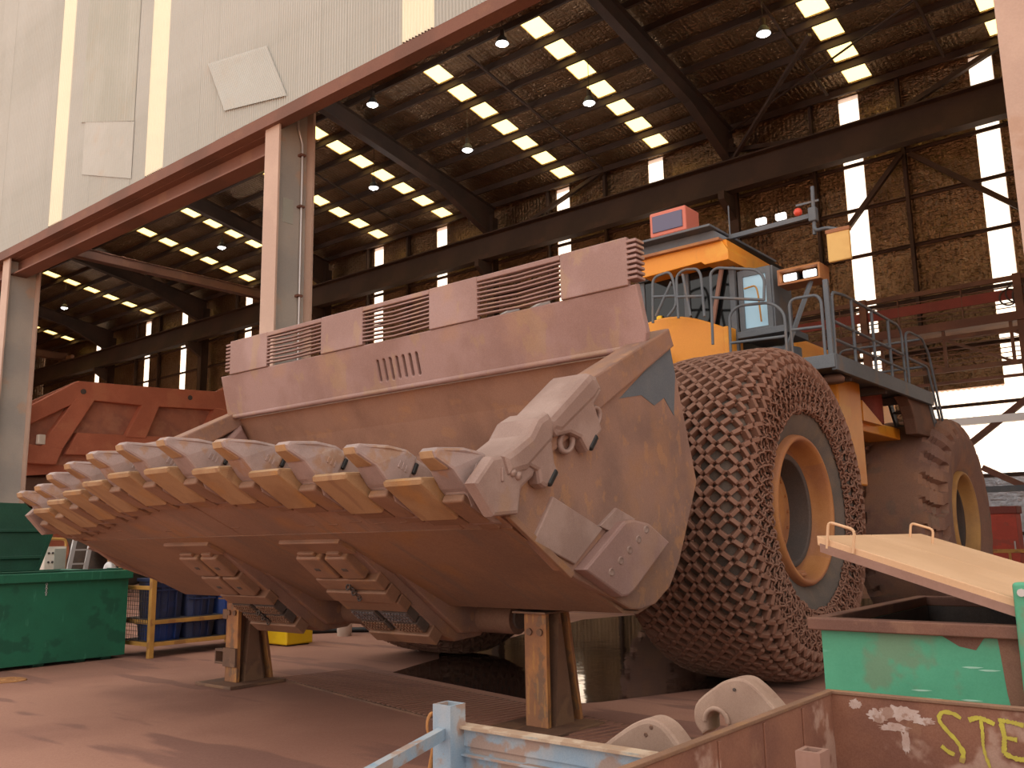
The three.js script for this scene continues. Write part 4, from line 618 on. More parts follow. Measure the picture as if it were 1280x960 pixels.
// ---- haul truck inside the next bay
{
  const X = -33, t = thing('haul_truck', 'dusty red-orange mining haul truck with ribbed tray behind the bucket', 'truck', [-36.4, 0, -18]);
  const body = sub(t, 'tray', 'ribbed red-orange dump tray');
  const P = (pts, x0, x1, m, n, b = 0.02, l) => part(body, n, prismX(pts, x0, x1, b), m, l);
  P([[6.0, -12.0], [7.73, -14.91], [7.85, -17.9], [8.0, -20.6], [8.3, -21.3], [8.3, -22.3], [5.4, -22.6], [4.6, -14.2], [4.75, -12.9]], X - 0.2, X - 0.08, M.traySkin, 'tray_wall', 0.01, 'dusty tray wall between the ribs');
  P([[6.0, -12.0], [7.73, -14.91], [7.85, -17.9], [8.0, -20.6], [8.3, -21.3], [8.3, -22.3], [5.4, -22.6], [4.6, -14.2], [4.75, -12.9]], X - 6.6, X - 6.4, M.traySkin, 'tray_wall', 0.01);
  P([[5.9, -12.2], [7.73, -14.91], [7.85, -17.9], [8.0, -20.6], [8.35, -21.2], [8.35, -22.3], [7.3, -22.3], [7.22, -20.5], [7.08, -17.7], [7.06, -15.1], [5.6, -12.7]], X - 0.1, X + 0.22, M.tray, 'top_rail', 0.03);
  P([[5.83, -15.0], [5.95, -18.8], [6.1, -22.3], [5.3, -22.4], [5.0, -14.6]], X - 0.1, X + 0.2, M.tray, 'bottom_rail', 0.03);
  for (const [a, b, c, d] of [[7.1, -15.2, 5.2, -14.1], [7.12, -17.75, 5.8, -17.2], [7.3, -20.9, 6.0, -20.3]]) P([[a, b + 0.35], [a, b - 0.35], [c, d - 0.4], [c, d + 0.4]], X - 0.1, X + 0.24, M.tray, 'rib', 0.03);
  P([[5.3, -13.2], [5.2, -14.5], [4.62, -14.3], [4.62, -13.3]], X - 0.1, X + 0.24, M.tray, 'rib_foot', 0.03);
  part(body, 'tray_floor', prismX([[4.6, -13.2], [4.2, -13.3], [5.2, -22.6], [5.6, -22.6]], X - 6.5, X - 0.1), M.tray);
  part(body, 'tray_front', prismX([[4.6, -13.0], [4.6, -13.3], [6.4, -12.2], [6.4, -12.0]], X - 6.5, X - 0.1), M.tray);
  for (const [y, z] of [[7.35, -15.1], [7.6, -19.4]]) part(body, 'lifting_eye', rod([X + 0.2, y, z], [X + 0.24, y, z], 0.1, 0.1, 14), M.darkSteel);
  part(t, 'marker_lamp', rbox(X + 0.1, X + 0.32, 5.3, 5.65, -13.85, -13.6, 0.03), M.offWhite, 'pale marker lamp');
  part(t, 'chassis', [rbox(X - 4.8, X - 1.6, 2.0, 3.6, -22, -12.6, 0.05), rbox(X - 5.8, X - 0.4, 3.2, 4.2, -14.8, -13.4, 0.05)], M.dustSteel);
  part(t, 'hoist', [rod([X - 1.2, 2.2, -15.5], [X - 1.2, 4.6, -17], 0.25, 0.25, 16)], M.dustSteel);
  part(t, 'hydraulic_lines', [...pipe([[X - 0.6, 4.1, -13.4], [X - 0.5, 3.8, -14.6], [X - 0.8, 3.9, -16.2], [X - 0.9, 3.4, -17.6]], 0.09, 8), ...pipe([[X - 0.5, 3.7, -13.2], [X - 0.6, 3.3, -15], [X - 0.7, 3.2, -17]], 0.07, 8)], M.darkSteel);
  for (const z of [-14.6, -20]) for (const x of [X - 1.0, X - 5.5]) { const w = sub(t, 'wheel'); part(w, 'tyre', latheX([[0.75, 0.4], [1.1, 0.52], [1.45, 0.5], [1.58, 0.35], [1.6, 0], [1.58, -0.35], [1.45, -0.5], [1.1, -0.52], [0.75, -0.4]], 48).translate(x, 1.6, z), M.rubber); part(w, 'rim', latheX([[0.76, 0.36], [0.7, 0.3], [0.45, 0.2], [0, 0.2]], 32).translate(x, 1.6, z), M.tray); }
}
// ---- green skip at the left with its lid thrown open
{
  const d = thing('skip_bin', 'dark green steel skip bin with a raised lid', 'skip bin', [-15, 0, -6.2]);
  part(d, 'body', [box(-13.86, -13.8, 0.05, 1.22, -7.25, -4.0), box(-16.1, -16.04, 0.05, 1.22, -7.25, -4.0), box(-16.1, -13.8, 0.05, 1.22, -7.25, -7.19), box(-16.1, -13.8, 0.05, 1.22, -4.06, -4.0), box(-16.1, -13.8, 0.05, 0.1, -7.25, -4)], M.greenDark, 'chipped green walls');
  part(d, 'rim', [rbox(-13.84, -13.74, 1.2, 1.33, -7.29, -3.96, 0.012), rbox(-16.16, -16.05, 1.2, 1.33, -7.29, -3.96, 0.012), rbox(-16.16, -13.74, 1.2, 1.33, -7.3, -7.2, 0.012)], M.greenDark);
  part(d, 'rail', [pipe([[-13.82, 1.35, -4], [-13.82, 1.35, -7.2], [-14.4, 1.35, -7.2]], 0.012)].flat(), M.greenLid);
  for (const z of [-7.0, -6.6, -6.0, -5.2]) part(d, 'foot', rbox(-14.2, -13.86, 0, 0.055, z - 0.08, z + 0.08, 0.02), M.greenLid);
  for (const z of [-5.0]) part(d, 'front_post', rbox(-13.8, -13.76, 0.2, 1.2, z - 0.05, z + 0.05, 0.008), M.offWhite);
  part(d, 'latch_chain', Array.from({ length: 6 }, (_, k) => new THREE.TorusGeometry(0.014, 0.004, 5, 8).rotateY(k % 2 ? 0 : Math.PI / 2).translate(-13.78, 1.17 - k * 0.03, -6.0)), M.silver);
  part(d, 'lid', [prismX([[1.33, -6.6], [2.02, -6.82], [2.42, -6.36], [2.46, -4.0], [1.33, -4.0]], -15.65, -15.6, 0.005)], M.greenLid, 'raised dark green lid');
  for (const y of [1.55, 1.98]) part(d, 'lid_rib', rbox(-15.62, -15.56, y - 0.025, y + 0.025, -6.7, -4.0, 0.008), M.greenLid);
  part(d, 'lid_stay', [bar([-15.6, 1.33, -6.62], [-15.56, 2.02, -6.82], 0.05, 0.05)], M.greenLid);
}
{ // things standing behind the skip
  const c = thing('equipment_box', 'white equipment box with yellow hoop handle behind the green skip', 'equipment box', [-17.2, 0, -7.5]);
  part(c, 'case', prismZ([[-17.55, 0.0], [-17.0, 0.0], [-17.0, 1.72], [-17.5, 1.72], [-17.55, 1.5]].map(([x, y]) => [x, y]), -7.72, -7.33, 0.02), M.offWhite);
  part(c, 'side_panel', rbox(-17.02, -16.98, 0.1, 1.68, -7.7, -7.5, 0.006), M.claddingOld);
  part(c, 'hoop_handle', pipe([[-17.05, 1.2, -7.72], [-17.05, 1.85, -7.72], [-17.05, 1.86, -7.36], [-17.05, 1.7, -7.36]], 0.025, 8, 0.09), M.rackYellow);
  for (const [y, z] of [[1.6, -7.4], [1.6, -7.47], [1.44, -7.4], [1.44, -7.47]]) part(c, 'socket', rod([-17.0, y, z], [-16.985, y, z], 0.02, 0.02, 8), M.darkSteel);
  const l = thing('ladder', 'leaning aluminium ladder beside the white equipment box', 'ladder', [-16.6, 0, -8.0]);
  for (const dz of [0, -0.3]) part(l, 'stile', [bar([-16.5, 0, -7.35 + dz], [-16.7, 1.85, -7.72 + dz], 0.045, 0.07)], M.silver);
  for (let k = 0; k < 7; k++) { const t = (k + 0.6) / 7.4; part(l, 'rung', [bar([-16.5 - 0.2 * t, 1.85 * t, -7.35 - 0.37 * t], [-16.5 - 0.2 * t, 1.85 * t, -7.65 - 0.37 * t], 0.03, 0.03)], M.silver); }
  const g = thing('gas_bottle', 'small pale cylinder behind the green skip', 'cylinder', [-16.9, 0, -8.5]);
  part(g, 'shell', latheY([[0, 0], [0.14, 0.02], [0.14, 1.2], [0.1, 1.36], [0.05, 1.42], [0, 1.42]], 18).translate(-16.9, 0, -8.5), M.silver); part(g, 'valve', rbox(-16.95, -16.85, 1.42, 1.52, -8.54, -8.46, 0.02), M.rackYellow);
}
// ---- yellow rack of blue bins
{
  const r = thing('storage_rack', 'yellow steel rack holding blue plastic bins', 'rack', [-13.8, 0, -8.0]);
  for (const z of [-7.42, -9.42]) for (const x of [-13.35, -14.35]) part(r, 'post', rbox(x - 0.04, x + 0.04, 0, 1.6, z - 0.04, z + 0.04, 0.006), M.rackYellow);
  for (const y of [0.2, 0.53]) { for (const x of [-13.35, -14.35]) part(r, 'rail', rbox(x - 0.025, x + 0.025, y - 0.03, y + 0.03, -9.42, -7.42, 0.005), M.rackYellow); for (const z of [-7.42, -9.42]) part(r, 'rail', rbox(-14.35, -13.35, y - 0.03, y + 0.03, z - 0.025, z + 0.025, 0.005), M.rackYellow); }
  part(r, 'rail', rbox(-14.35, -13.35, 1.02, 1.08, -7.45, -7.4, 0.005), M.rackYellow);
  part(r, 'shelf', [box(-14.33, -13.37, 0.22, 0.235, -9.4, -7.44), box(-14.33, -13.37, 0.555, 0.57, -9.4, -7.44)], M.darkSteel);
  const mesh = []; for (let k = 0; k < 12; k++) mesh.push(rod([-14.3, 0.26 + k * 0.065, -7.39], [-13.4, 0.26 + k * 0.065, -7.39], 0.004, 0.004, 5)); for (let k = 0; k < 14; k++) mesh.push(rod([-14.3 + k * 0.068, 0.24, -7.39], [-14.3 + k * 0.068, 1.02, -7.39], 0.004, 0.004, 5));
  part(r, 'mesh_side', mesh, M.darkSteel);
}
const binSpots = [[-13.68, 0.236, -7.74, 0, 0.29, 'low front bin of the yellow rack beside its post, bright blue'], [-13.68, 0.236, -8.32, 1, 0.29, 'low middle bin of the yellow rack, navy'], [-13.68, 0.236, -8.9, 1, 0.29, 'low far bin of the yellow rack, navy blue'],
  [-13.68, 0.571, -7.74, 1, 0.62, 'tall navy bin on the upper shelf beside the yellow post'], [-13.68, 0.571, -8.32, 1, 0.46, 'ribbed navy bin in the middle of the upper shelf'], [-13.68, 0.571, -8.9, 0, 0.4, 'bright blue bin at the far end of the upper shelf']];
for (const [x, y, z, dark, h, label] of binSpots) {
  const b = thing('plastic_bin', label, 'bin', [x, y, z], 'plastic bins in the yellow rack'), m = dark ? M.plasticNavy : M.plasticBlue, w = 0.25, k = 0.22;
  const hollow = (a0, a1, y0, y1) => { const g = new THREE.CylinderGeometry(a1 * Math.SQRT2, a0 * Math.SQRT2, y1 - y0, 4, 1, true).rotateY(Math.PI / 4).translate(x, y + (y0 + y1) / 2, z); return g; };
  part(b, 'body', [hollow(k, w, 0, h), box(x - k, x + k, y, y + 0.012, z - k, z + k)], m);
  part(b, 'rim', [rbox(x + w - 0.01, x + w + 0.02, y + h - 0.05, y + h, z - w - 0.02, z + w + 0.02, 0.006), rbox(x - w - 0.02, x - w + 0.01, y + h - 0.05, y + h, z - w - 0.02, z + w + 0.02, 0.006), rbox(x - w, x + w, y + h - 0.05, y + h, z + w - 0.01, z + w + 0.02, 0.006), rbox(x - w, x + w, y + h - 0.05, y + h, z - w - 0.02, z - w + 0.01, 0.006)], m);
  for (const dz of [-0.13, 0, 0.13]) part(b, 'rib', [bar([x + k + 0.004, y + 0.01, z + dz], [x + w + 0.004, y + h - 0.05, z + dz], 0.03, 0.02)], m);
  if (h > 0.4) for (const q of [0.13, 0.19]) part(b, 'band', rbox(x + w - 0.03, x + w + 0.015, y + h - q - 0.012, y + h - q + 0.012, z - w, z + w, 0.004), m);
}
{
  const y = thing('storage_box', 'bright yellow box on the floor behind the stand', 'box', [-13.1, 0, -9.75]);
  part(y, 'body', rbox(-13.45, -12.75, 0.02, 0.5, -10.05, -9.5, 0.03), M.yellow); part(y, 'lid', rbox(-13.48, -12.72, 0.5, 0.6, -10.08, -9.47, 0.03), M.yellow); part(y, 'feet', [box(-13.4, -13.3, 0, 0.03, -10, -9.55), box(-12.9, -12.8, 0, 0.03, -10, -9.55)], M.black);
  const p = thing('pail', 'white plastic pail on the floor under the bucket', 'pail', [-13.3, 0, -11.2]);
  part(p, 'body', latheY([[0, 0], [0.13, 0], [0.15, 0.3], [0.16, 0.31], [0.16, 0.35], [0.14, 0.35]], 24).translate(-13.3, 0, -11.2), M.offWhite); part(p, 'handle', new THREE.TorusGeometry(0.15, 0.005, 5, 20, Math.PI).translate(-13.3, 0.31, -11.2), M.silver);
  const h = thing('hose', 'black hose lying along the floor behind the pail', 'hose', [-13.6, 0, -12]); part(h, 'tube', pipe([[-14.6, 0.05, -10.4], [-13.9, 0.05, -11.5], [-13.2, 0.05, -12.0], [-12.6, 0.05, -13.2], [-12.8, 0.05, -14.6]], 0.05, 8, 0.3), M.black);
  const rg = new THREE.SphereGeometry(0.2, 24, 14), pp = rg.attributes.position; for (let i = 0; i < pp.count; i++) { const x = pp.getX(i), z = pp.getZ(i), q = fbm(x + 0.5, z + 0.5, 7, 7, 3, 31); pp.setXYZ(i, x * (0.8 + q * 0.6), Math.max(0, pp.getY(i) * 0.22 * (0.4 + q)) + 0.002, z * (1 + q * 0.5)); } rg.computeVertexNormals();
  const r = new THREE.Mesh(fin(rg), M.cloth); r.name = 'rag'; r.position.set(-12.75, 0, -5.12); r.castShadow = r.receiveShadow = true; r.userData = { label: 'crumpled orange-brown rag on the floor beside the green skip', category: 'rag' }; scene.add(r);
}
// ---- right foreground: green bin with open beige lid
{
  const b = thing('waste_bin', 'light green steel waste bin with an open beige lid', 'waste bin', [-1.3, 0, -6.4]);
  const x0 = -2.08, x1 = -0.3, z0 = -7.5, z1 = -5.38, h = 1.13;
  part(b, 'front_wall', box(x0, x1, 0.1, h, z1 - 0.03, z1), M.greenBin, 'scuffed light green wall with rust stains');
  part(b, 'side_wall', [box(x0, x0 + 0.03, 0.1, h, z0, z1)], M.greenBin); part(b, 'side_wall', box(x1 - 0.03, x1, 0.1, h, z0, z1), M.greenBin); part(b, 'back_wall', box(x0, x1, 0.1, h, z0, z0 + 0.03), M.greenBin);
  part(b, 'liner', [box(x0 + 0.03, x0 + 0.04, 0.14, h, z0 + 0.03, z1 - 0.03), box(x0 + 0.03, x1 - 0.03, 0.14, h, z0 + 0.03, z0 + 0.04), box(x1 - 0.04, x1 - 0.03, 0.14, h, z0 + 0.03, z1 - 0.03), box(x0, x1, 0.1, 0.14, z0, z1)], M.darkInside, 'dark inside faces');  // inner faces given a darker colour than the outer walls
  part(b, 'rim', [rbox(x0 - 0.05, x1 + 0.05, h, h + 0.07, z1 - 0.03, z1 + 0.06, 0.01), rbox(x0 - 0.05, x1 + 0.05, h, h + 0.07, z0 - 0.05, z0 + 0.03, 0.01), rbox(x0 - 0.06, x0 + 0.03, h, h + 0.07, z0 - 0.05, z1 + 0.06, 0.01), rbox(x1 - 0.03, x1 + 0.05, h, h + 0.07, z0 - 0.05, z1 + 0.06, 0.01)], M.rustRim, 'rusty rolled rim');
  part(b, 'corner_stain', [prismZ([[-1.42, h], [-1.33, 1.075], [-1.25, 1.06], [-1.2, h]].reverse(), z1, z1 + 0.003), prismZ([[-1.14, h], [-1.12, 0.85], [-1.08, 0.6], [-1.03, 0.6], [-1.03, h]], z1, z1 + 0.003)], M.rustRim, 'rust patches');
  for (const [x, y] of [[-1.5, 0.79], [-1.45, 0.77], [-1.4, 0.785], [-1.33, 0.775], [-1.3, 0.8], [-1.25, 0.78], [-1.55, 0.83], [-1.28, 0.97], [-1.2, 0.96]]) part(b, 'scrape', prismZ([[x - 0.05, y - 0.002], [x - 0.01, y - 0.006], [x + 0.03, y - 0.003], [x + 0.06, y - 0.008 * (x * 37 % 1)], [x + 0.02, y + 0.004], [x - 0.02, y + 0.003]], z1, z1 + 0.002), M.pale, 'bare scrape');
  part(b, 'feet', [box(x0 + 0.1, x0 + 0.3, 0, 0.1, z0, z1), box(x1 - 0.3, x1 - 0.1, 0, 0.1, z0, z1)], M.rustRim);
  part(b, 'hinge_post', rbox(-1.03, -0.94, 0.2, 1.42, z1, z1 + 0.09, 0.02), M.greenBin, 'green hinge post'); part(b, 'hinge_bolt', rod([-0.985, 1.37, z1 + 0.08], [-0.985, 1.37, z1 + 0.11], 0.02, 0.02, 12), M.silver);
  part(b, 'hinge_post', rbox(-1.03, -0.94, 0.2, 1.42, z0 - 0.09, z0, 0.02), M.greenBin);
  const lid = (a, c, n) => part(b, n, prismZ([[-2.05, 1.675], [-0.75, 1.245], [-0.76, 1.19], [-2.05, 1.62]].reverse(), a, c, 0.006), M.beige, 'raised beige lid panel');
  lid(-6.32, -5.34, 'lid'); lid(-7.5, -6.33, 'lid');
  for (const z of [-5.38, -7.5]) part(b, 'lid_frame', prismZ([[-2.03, 1.63], [-0.78, 1.21], [-0.78, 1.16], [-2.03, 1.58]].reverse(), z, z + 0.055), M.primer, 'red-brown lid edge');
  for (const z of [-5.36, -7.0]) part(b, 'lid_handle', pipe([[-1.99, 1.60, z + 0.03], [-1.97, 1.755, z + 0.03], [-1.82, 1.705, z + 0.03], [-1.84, 1.57, z + 0.03]], 0.009, 8, 0.03), M.beige, 'beige grab handle');
}
// ---- rusty bin in front of it, sprayed STE inside
{
  const b = thing('scrap_bin', 'rusty open scrap bin with STE sprayed in yellow inside', 'scrap bin', [-0.7, 0, -3.4]);
  const x0 = -1.66, x1 = 0.4, z0 = -4.36, z1 = -2.2, h = 0.95;
  part(b, 'back_wall', box(x0, x1, 0.08, h, z0 - 0.02, z0), M.rustBin); part(b, 'side_wall', box(x0 - 0.02, x0, 0.08, h, z0 - 0.02, z1), M.rustBin); part(b, 'side_wall', box(x1, x1 + 0.02, 0.08, h, z0, z1), M.rustBin);
  part(b, 'floor', box(x0, x1, 0.05, 0.08, z0, z1), M.rustBin); part(b, 'front_wall', box(x0, x1, 0.08, 0.5, z1, z1 + 0.02), M.rustBin);
  part(b, 'top_edge', [rbox(x0 - 0.03, x1 + 0.02, h - 0.01, h + 0.006, z0 - 0.03, z0 + 0.008, 0.004), rbox(x0 - 0.03, x0 + 0.008, h - 0.01, h + 0.006, z0 - 0.02, z1, 0.004)], M.wearPad);
  part(b, 'skid', [box(x0 + 0.2, x0 + 0.35, 0, 0.05, z0, z1), box(x1 - 0.35, x1 - 0.2, 0, 0.05, z0, z1)], M.rustRim);
  for (const z of [-4.0, -3.6, -3.2]) part(b, 'side_crease', rbox(x0, x0 + 0.008, 0.3, h - 0.02, z - 0.01, z + 0.01, 0.003), M.rustBin);
  // sprayed letters: wobbling strokes of paint
  const stroke = (pts, w, seed) => { const c = new THREE.CatmullRomCurve3(pts.map(([x, y]) => V(x, y, 0))), n = 26, L = [], Rr = []; for (let i = 0; i <= n; i++) { const p = c.getPoint(i / n), t = c.getTangent(i / n), ww = 0.8 * w * (0.6 + 0.6 * hsh(i, 3, seed)); L.push([p.x - t.y * ww, p.y + t.x * ww]); Rr.unshift([p.x + t.y * ww, p.y - t.x * ww]); } return new THREE.ShapeGeometry(shp([...L, ...Rr])).translate(0, 0, z0 + 0.0025 + seed * 0.0003); };
  const paint = mat({ map: mottle(301, [0xc8bc48, 0xb8a846, 0x9c7e50], { metres: 0.25, patch: 0.56, soft: 0.12, grain: 20 }), roughness: 0.8 });
  part(b, 'letter', [stroke([[-1.10, 0.888], [-1.13, 0.905], [-1.175, 0.905], [-1.19, 0.875], [-1.165, 0.835], [-1.125, 0.79], [-1.105, 0.745], [-1.115, 0.705]], 0.0125, 1), stroke([[-1.19, 0.765], [-1.165, 0.745], [-1.14, 0.735]], 0.012, 2)], paint, 'yellow sprayed letter S');
  part(b, 'letter', [stroke([[-1.07, 0.885], [-1.03, 0.898], [-0.985, 0.885], [-0.97, 0.878]], 0.0125, 3), stroke([[-1.022, 0.895], [-1.02, 0.84], [-1.022, 0.78], [-1.005, 0.70]], 0.009, 4)], paint, 'yellow sprayed letter T');
  part(b, 'letter', [stroke([[-0.948, 0.905], [-0.938, 0.84], [-0.945, 0.765]], 0.0125, 6), stroke([[-0.945, 0.897], [-0.9, 0.893], [-0.86, 0.885]], 0.0115, 7), stroke([[-0.935, 0.83], [-0.89, 0.825]], 0.0115, 8), stroke([[-0.945, 0.765], [-0.9, 0.75], [-0.86, 0.75]], 0.0125, 9)], paint, 'yellow sprayed letter E');
  const blot = (cx, cy, rx, ry, seed) => { const p = []; for (let k = 0; k < 40; k++) { const a = k / 40 * 2 * Math.PI, q = 0.35 + 1.1 * fbm(0.5 + 0.45 * Math.cos(a), 0.5 + 0.45 * Math.sin(a), 12, 12, 3, seed); p.push([cx + Math.cos(a) * rx * q, cy + Math.sin(a) * ry * q]); } return new THREE.ShapeGeometry(shp(p)).translate(0, 0, z0 + 0.001 + (seed - 10) * 0.0002); };
  const white = mat({ map: mottle(303, [0xc8b4ac, 0xb89c90, 0x96705e], { metres: 0.22, patch: 0.5, soft: 0.1, grain: 24 }), roughness: 0.9 });
  for (const q of [[-1.36, 0.885, 0.09, 0.035, 11], [-1.45, 0.86, 0.05, 0.035, 12], [-1.38, 0.82, 0.08, 0.02, 13], [-1.55, 0.905, 0.03, 0.025, 14], [-1.26, 0.86, 0.05, 0.02, 15], [-1.34, 0.76, 0.02, 0.05, 16]]) part(b, 'scuff', blot(...q), white, 'whitish dried scuff');
  const tb = thing('steel_tube', 'square steel tube end standing in the scrap bin', 'tube', [-1.2, 0.08, -2.95]);
  part(tb, 'wall', [box(-1.24, -1.225, 0.08, 1.0, -2.99, -2.91), box(-1.175, -1.16, 0.08, 1.0, -2.99, -2.91), box(-1.24, -1.16, 0.08, 1.0, -2.99, -2.975), box(-1.24, -1.16, 0.08, 1.0, -2.925, -2.91)], M.primer);
}
// ---- blue bin at the front edge, with castings behind it
{
  const b = thing('blue_trough', 'open trough bin in peeling pale blue paint', 'trough', [-2.4, 0, -2.6]);
  const x0 = -2.98, x1 = -1.75, z0 = -3.18, z1 = -2.0, h = 0.85;
  part(b, 'back_wall', box(x0, x1, 0.1, h - 0.05, z0 - 0.03, z0 - 0.01), M.bluePeel, 'peeling blue wall'); part(b, 'side_wall', box(x1 - 0.02, x1, 0.1, h - 0.03, z0, z1), M.bluePeel); part(b, 'floor', box(x0, x1, 0.06, 0.1, z0, z1), M.bluePeel);
  part(b, 'top_rail', [box(x0, x1, h - 0.012, h, z0 - 0.05, z0 + 0.03)], M.railWornSkyLit, 'worn cream top of the angle-iron rail, sky light painted in'); part(b, 'rail_web', [box(x0, x1, h - 0.09, h - 0.013, z0 - 0.012, z0)], M.bluePeel);
  part(b, 'lower_rail', [box(x0, x1, h - 0.13, h - 0.12, z0 - 0.02, z0 + 0.02)], M.bluePeel);
  part(b, 'corner_post', [box(-3.04, -3.03, 0, 0.945, -3.19, -3.09), box(-2.94, -2.93, 0, 0.945, -3.19, -3.09), box(-3.04, -2.93, 0, 0.945, -3.19, -3.18), box(-3.04, -2.93, 0, 0.945, -3.10, -3.09)], M.bluePeel, 'hollow corner post');
  part(b, 'side_rail', [bar([-2.99, 0.82, -3.1], [-2.62, 0.82, -2.2], 0.04, 0.05)], M.bluePeel);
  part(b, 'legs', [box(x1 - 0.1, x1, 0, 0.1, z0, z0 + 0.1), box(x1 - 0.1, x1, 0, 0.1, z1 - 0.1, z1)], M.bluePeel);
  const rp = thing('rope', 'frayed tan rope hanging beside the blue corner post', 'rope', [-3.08, 0, -3.12]); part(rp, 'strand', [...pipe([[-3.065, 0.93, -3.14], [-3.062, 0.78, -3.13], [-3.10, 0.62, -3.12], [-3.07, 0.4, -3.12], [-3.12, 0.012, -3.1], [-3.3, 0.012, -3.05]], 0.012, 7), new THREE.TorusGeometry(0.05, 0.012, 6, 18).scale(0.5, 1, 1).rotateY(1.2).translate(-3.085, 0.84, -3.13)], M.cloth);
  const hook = thing('lip_adapter', 'grey steel casting with hooked notch behind the blue trough', 'casting', [-2.2, 0, -4.5]);
  const soft = (pts) => new THREE.CatmullRomCurve3(pts.map(([x, y]) => V(x, y, 0)), false, 'centripetal').getPoints(28).map((p) => [p.x, p.y]);
  const arc = []; for (let k = 0; k <= 12; k++) { const a = k / 12 * Math.PI; arc.push([-2.31 + Math.cos(a) * 0.055, 0.73 + Math.sin(a) * 0.055]); }
  part(hook, 'plate', prismZ([...soft([[-2.40, 0.655], [-2.44, 0.71], [-2.435, 0.80], [-2.32, 0.90], [-2.24, 0.945], [-2.15, 0.955], [-2.08, 0.915], [-1.96, 0.80]]), [-1.94, 0.0], [-2.255, 0.0], ...arc, [-2.365, 0.68]].reverse(), -4.6, -4.45, 0.012), M.castDust);
  part(hook, 'notch_rim', new THREE.TorusGeometry(0.066, 0.013, 7, 18, Math.PI).translate(-2.31, 0.73, -4.443), M.castDust); part(hook, 'pin_hole', rod([-2.2, 0.9, -4.45], [-2.2, 0.9, -4.444], 0.009, 0.009, 10), M.darkSteel);
  const cp = thing('wear_casting', 'rounded grey steel casting behind the blue trough rail', 'casting', [-2.3, 0, -3.75]);
  part(cp, 'plate', prismZ([[-2.62, 0.0], ...soft([[-2.6, 0.66], [-2.45, 0.77], [-2.33, 0.845], [-2.25, 0.87], [-2.18, 0.85], [-2.1, 0.77], [-2.02, 0.66]]), [-2.0, 0.0]].reverse(), -3.82, -3.68, 0.02), M.castDust);
  for (const [x, y] of [[-2.24, 0.835], [-2.27, 0.80], [-2.54, 0.69]]) part(cp, 'mark', rod([x, y, -3.68], [x, y, -3.676], 0.011, 0.008, 10), M.dustSteel);
}
// ---- high-bay lamps
const lampSpots = [[-20.86, -25.2, ''], [-28.5, -25.2, ''], [-27.2, -30.1, ''], [-20.1, -30.1, ''], [-34, -30.2, ''], [-12.1, -30, 'lit high-bay lamp hanging beside the diagonal roof brace above the loader'], [-43.6, -25.4, ''], [-48.3, -30.3, ''], [-51, -25.4, ''], [-69.9, -30.3, '']];
for (const [x, z, own] of lampSpots) {
  const y = roofY(z) - 2.25, l = thing('high_bay_lamp', own || 'lit bell-shaped high-bay lamp hanging from the shed roof', 'lamp', [x, y, z], 'high-bay lamps under the roof');
  part(l, 'shade', latheY([[0.27, 0], [0.26, 0.02], [0.2, 0.2], [0.12, 0.3], [0.08, 0.32], [0.0, 0.32]], 28).translate(x, y, z), M.blueGrey);
  part(l, 'ballast', rod([x, y + 0.3, z], [x, y + 0.6, z], 0.1, 0.1, 14), M.darkSteel);
  part(l, 'hanger', rod([x, y + 0.6, z], [x, roofY(z) - 0.02, z], 0.015, 0.015, 6), M.darkSteel);
  part(l, 'diffuser', latheY([[0, -0.1], [0.12, -0.085], [0.22, -0.03], [0.25, 0.01], [0, 0.012]], 24).translate(x, y, z), M.lampOn, 'glowing white lamp face');
  const p = new THREE.PointLight(new THREE.Color(1, 0.95, 0.9), 5, 0, 2); p.position.set(0, -0.22, 0); p.castShadow = true; p.shadow.radius = 5; l.add(p);
}
// ---- overhead crane bridge
function craneBridge(x, label) {
  const c = thing('crane_bridge', label, 'overhead crane', [x, 18.95, -25]);
  part(c, 'girder', [box(x - 0.3, x + 0.3, 19.5, 19.56, -36.9, -13.3), box(x - 0.3, x + 0.3, 18.95, 19.01, -36.9, -13.3), box(x - 0.2, x + 0.2, 19.0, 19.5, -36.9, -13.3)], M.lintel, 'rust-brown girder');
  for (const z of [-36.9, -13.3]) part(c, 'end_carriage', rbox(x - 1.3, x + 1.3, 18.93, 19.3, z - 0.15, z + 0.15, 0.03), M.lintel);
  return c;
}
craneBridge(-53, 'rust-brown crane girder across the shed behind the lintel');
{ const c = craneBridge(-84, 'far crane girder with hoist at the dark end of the shed'); part(c, 'hoist', [rbox(-84.6, -83.4, 17.4, 18.9, -30, -26, 0.05)], M.lintel, 'hoist trolley'); }
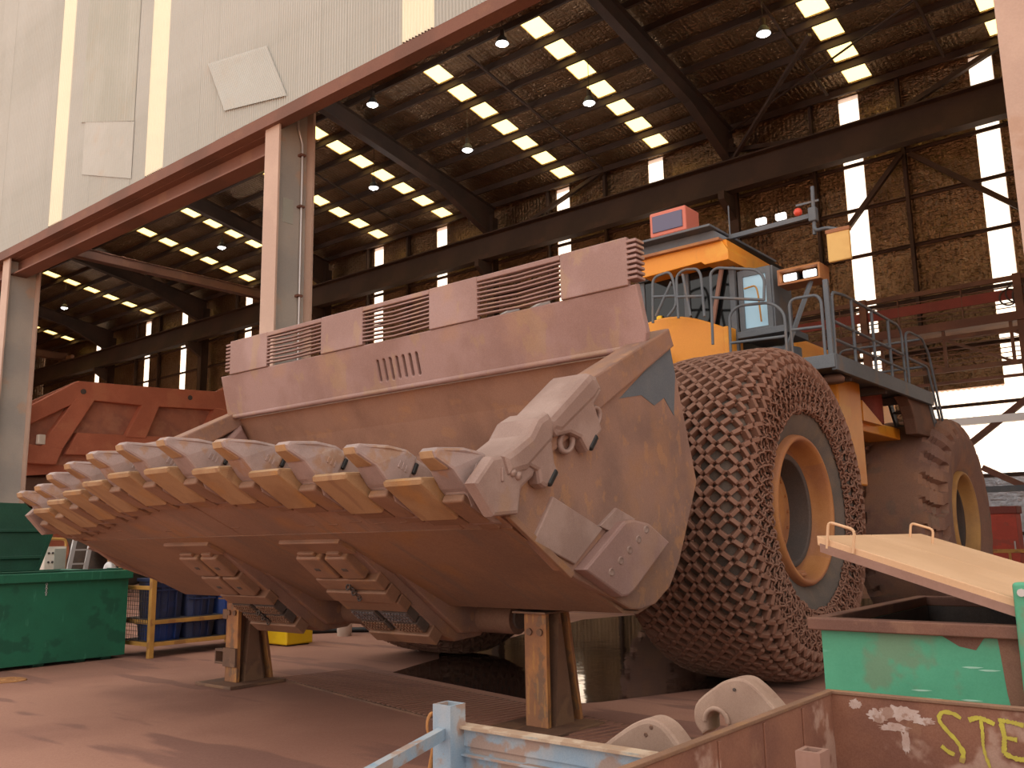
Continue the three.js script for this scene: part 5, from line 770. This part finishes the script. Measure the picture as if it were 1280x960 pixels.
// ---- mezzanine walkway with truss along the back wall
{
  const z = -34, x0 = -16.9, x1 = 3, w = thing('walkway', 'raised steel walkway with red band along the back wall', 'walkway', [-8, 0, -34]);
  const H = (y, h, d, m, n, l) => part(w, n, box(x0, x1, y - h / 2, y + h / 2, z - d / 2, z + d / 2), m, l);
  H(10.28, 0.16, 0.12, M.dustSteel, 'top_rail'); H(9.72, 0.36, 0.05, M.redSteel, 'red_band', 'dark red toe band'); H(9.98, 0.04, 0.04, M.dustSteel, 'mid_rail'); H(9.42, 0.04, 0.04, M.dustSteel, 'mid_rail'); H(9.26, 0.03, 0.03, M.dustSteel, 'mid_rail');
  H(8.9, 0.3, 0.5, M.lintel, 'edge_beam'); part(w, 'deck', box(x0, x1, 8.98, 9.05, -37, -33.8), M.dustSteel);
  H(8.5, 0.14, 0.14, M.dustSteel, 'truss_chord'); H(7.35, 0.16, 0.14, M.dustSteel, 'truss_chord'); H(6.9, 0.1, 0.1, M.lintel, 'lower_rail');
  for (let k = 0; k < 6; k++) H(7.55 + k * 0.17, 0.03, 0.03, M.dustSteel, 'guard_wire');
  for (let x = x0 + 0.4; x < x1; x += 2.15) { part(w, 'truss_post', box(x - 0.05, x + 0.05, 7.4, 8.9, z - 0.05, z + 0.05), M.dustSteel); part(w, 'truss_diagonal', [bar([x, 8.45, z], [x + 2.1, 7.4, z], 0.09, 0.09)], M.dustSteel); part(w, 'stanchion', rod([x + 0.7, 9, z], [x + 0.7, 10.4, z], 0.03, 0.03, 8), M.dustSteel); }
  for (const x of [-15.5, -10.6, -5.4, 1]) part(w, 'leg', rbox(x - 0.13, x + 0.13, 0, 10.4, z - 0.13, z + 0.13, 0.01), M.dustSteel);
  part(w, 'brace', [bar([-7.4, 4.7, z], [-5.2, 6.3, z], 0.2, 0.2)], M.lintel); part(w, 'brace', [bar([-7.1, 3.85, z], [-5.2, 2.75, z], 0.2, 0.2)], M.lintel);
  part(w, 'lower_beam', box(-9.5, x1, 5.35, 5.6, z - 0.15, z + 0.15), M.silver, 'pale service beam'); part(w, 'lower_beam', box(-9.5, x1, 3.0, 3.2, z - 0.1, z + 0.1), M.blueGrey);
  part(w, 'hose_bundle', Array.from({ length: 6 }, (_, k) => new THREE.TorusGeometry(0.28 + 0.05 * (k % 3), 0.03, 6, 20).translate(-5.7 + k * 0.25, 9.6 + 0.12 * (k % 2), z + 0.1)), M.darkSteel);
}
{
  const r = thing('tool_cabinet', 'tall red cabinet on the floor beyond the rear tyre', 'cabinet', [-5.9, 0, -30]);
  part(r, 'body', rbox(-6.3, -5.5, 0.1, 2.2, -30.6, -29.9, 0.02), M.redCabinet); part(r, 'top', rbox(-6.34, -5.46, 2.2, 2.42, -30.64, -29.86, 0.02), M.redSteel); part(r, 'handle', rbox(-5.62, -5.58, 1.1, 1.4, -29.9, -29.86, 0.01), M.silver); part(r, 'plinth', box(-6.25, -5.55, 0, 0.1, -30.55, -29.95), M.black);
  const g = thing('guard_rail', 'thin yellow guard rail in front of the red cabinet', 'guard rail', [-5.6, 0, -28]);
  part(g, 'rail', rbox(-7.2, -3.6, 1.1, 1.2, -28.05, -27.95, 0.01), M.rackYellow); for (const x of [-7.1, -5.4, -3.7]) part(g, 'post', rod([x, 0, -28], [x, 1.15, -28], 0.035, 0.035, 8), M.rackYellow);
}
renderer.render(scene, camera);
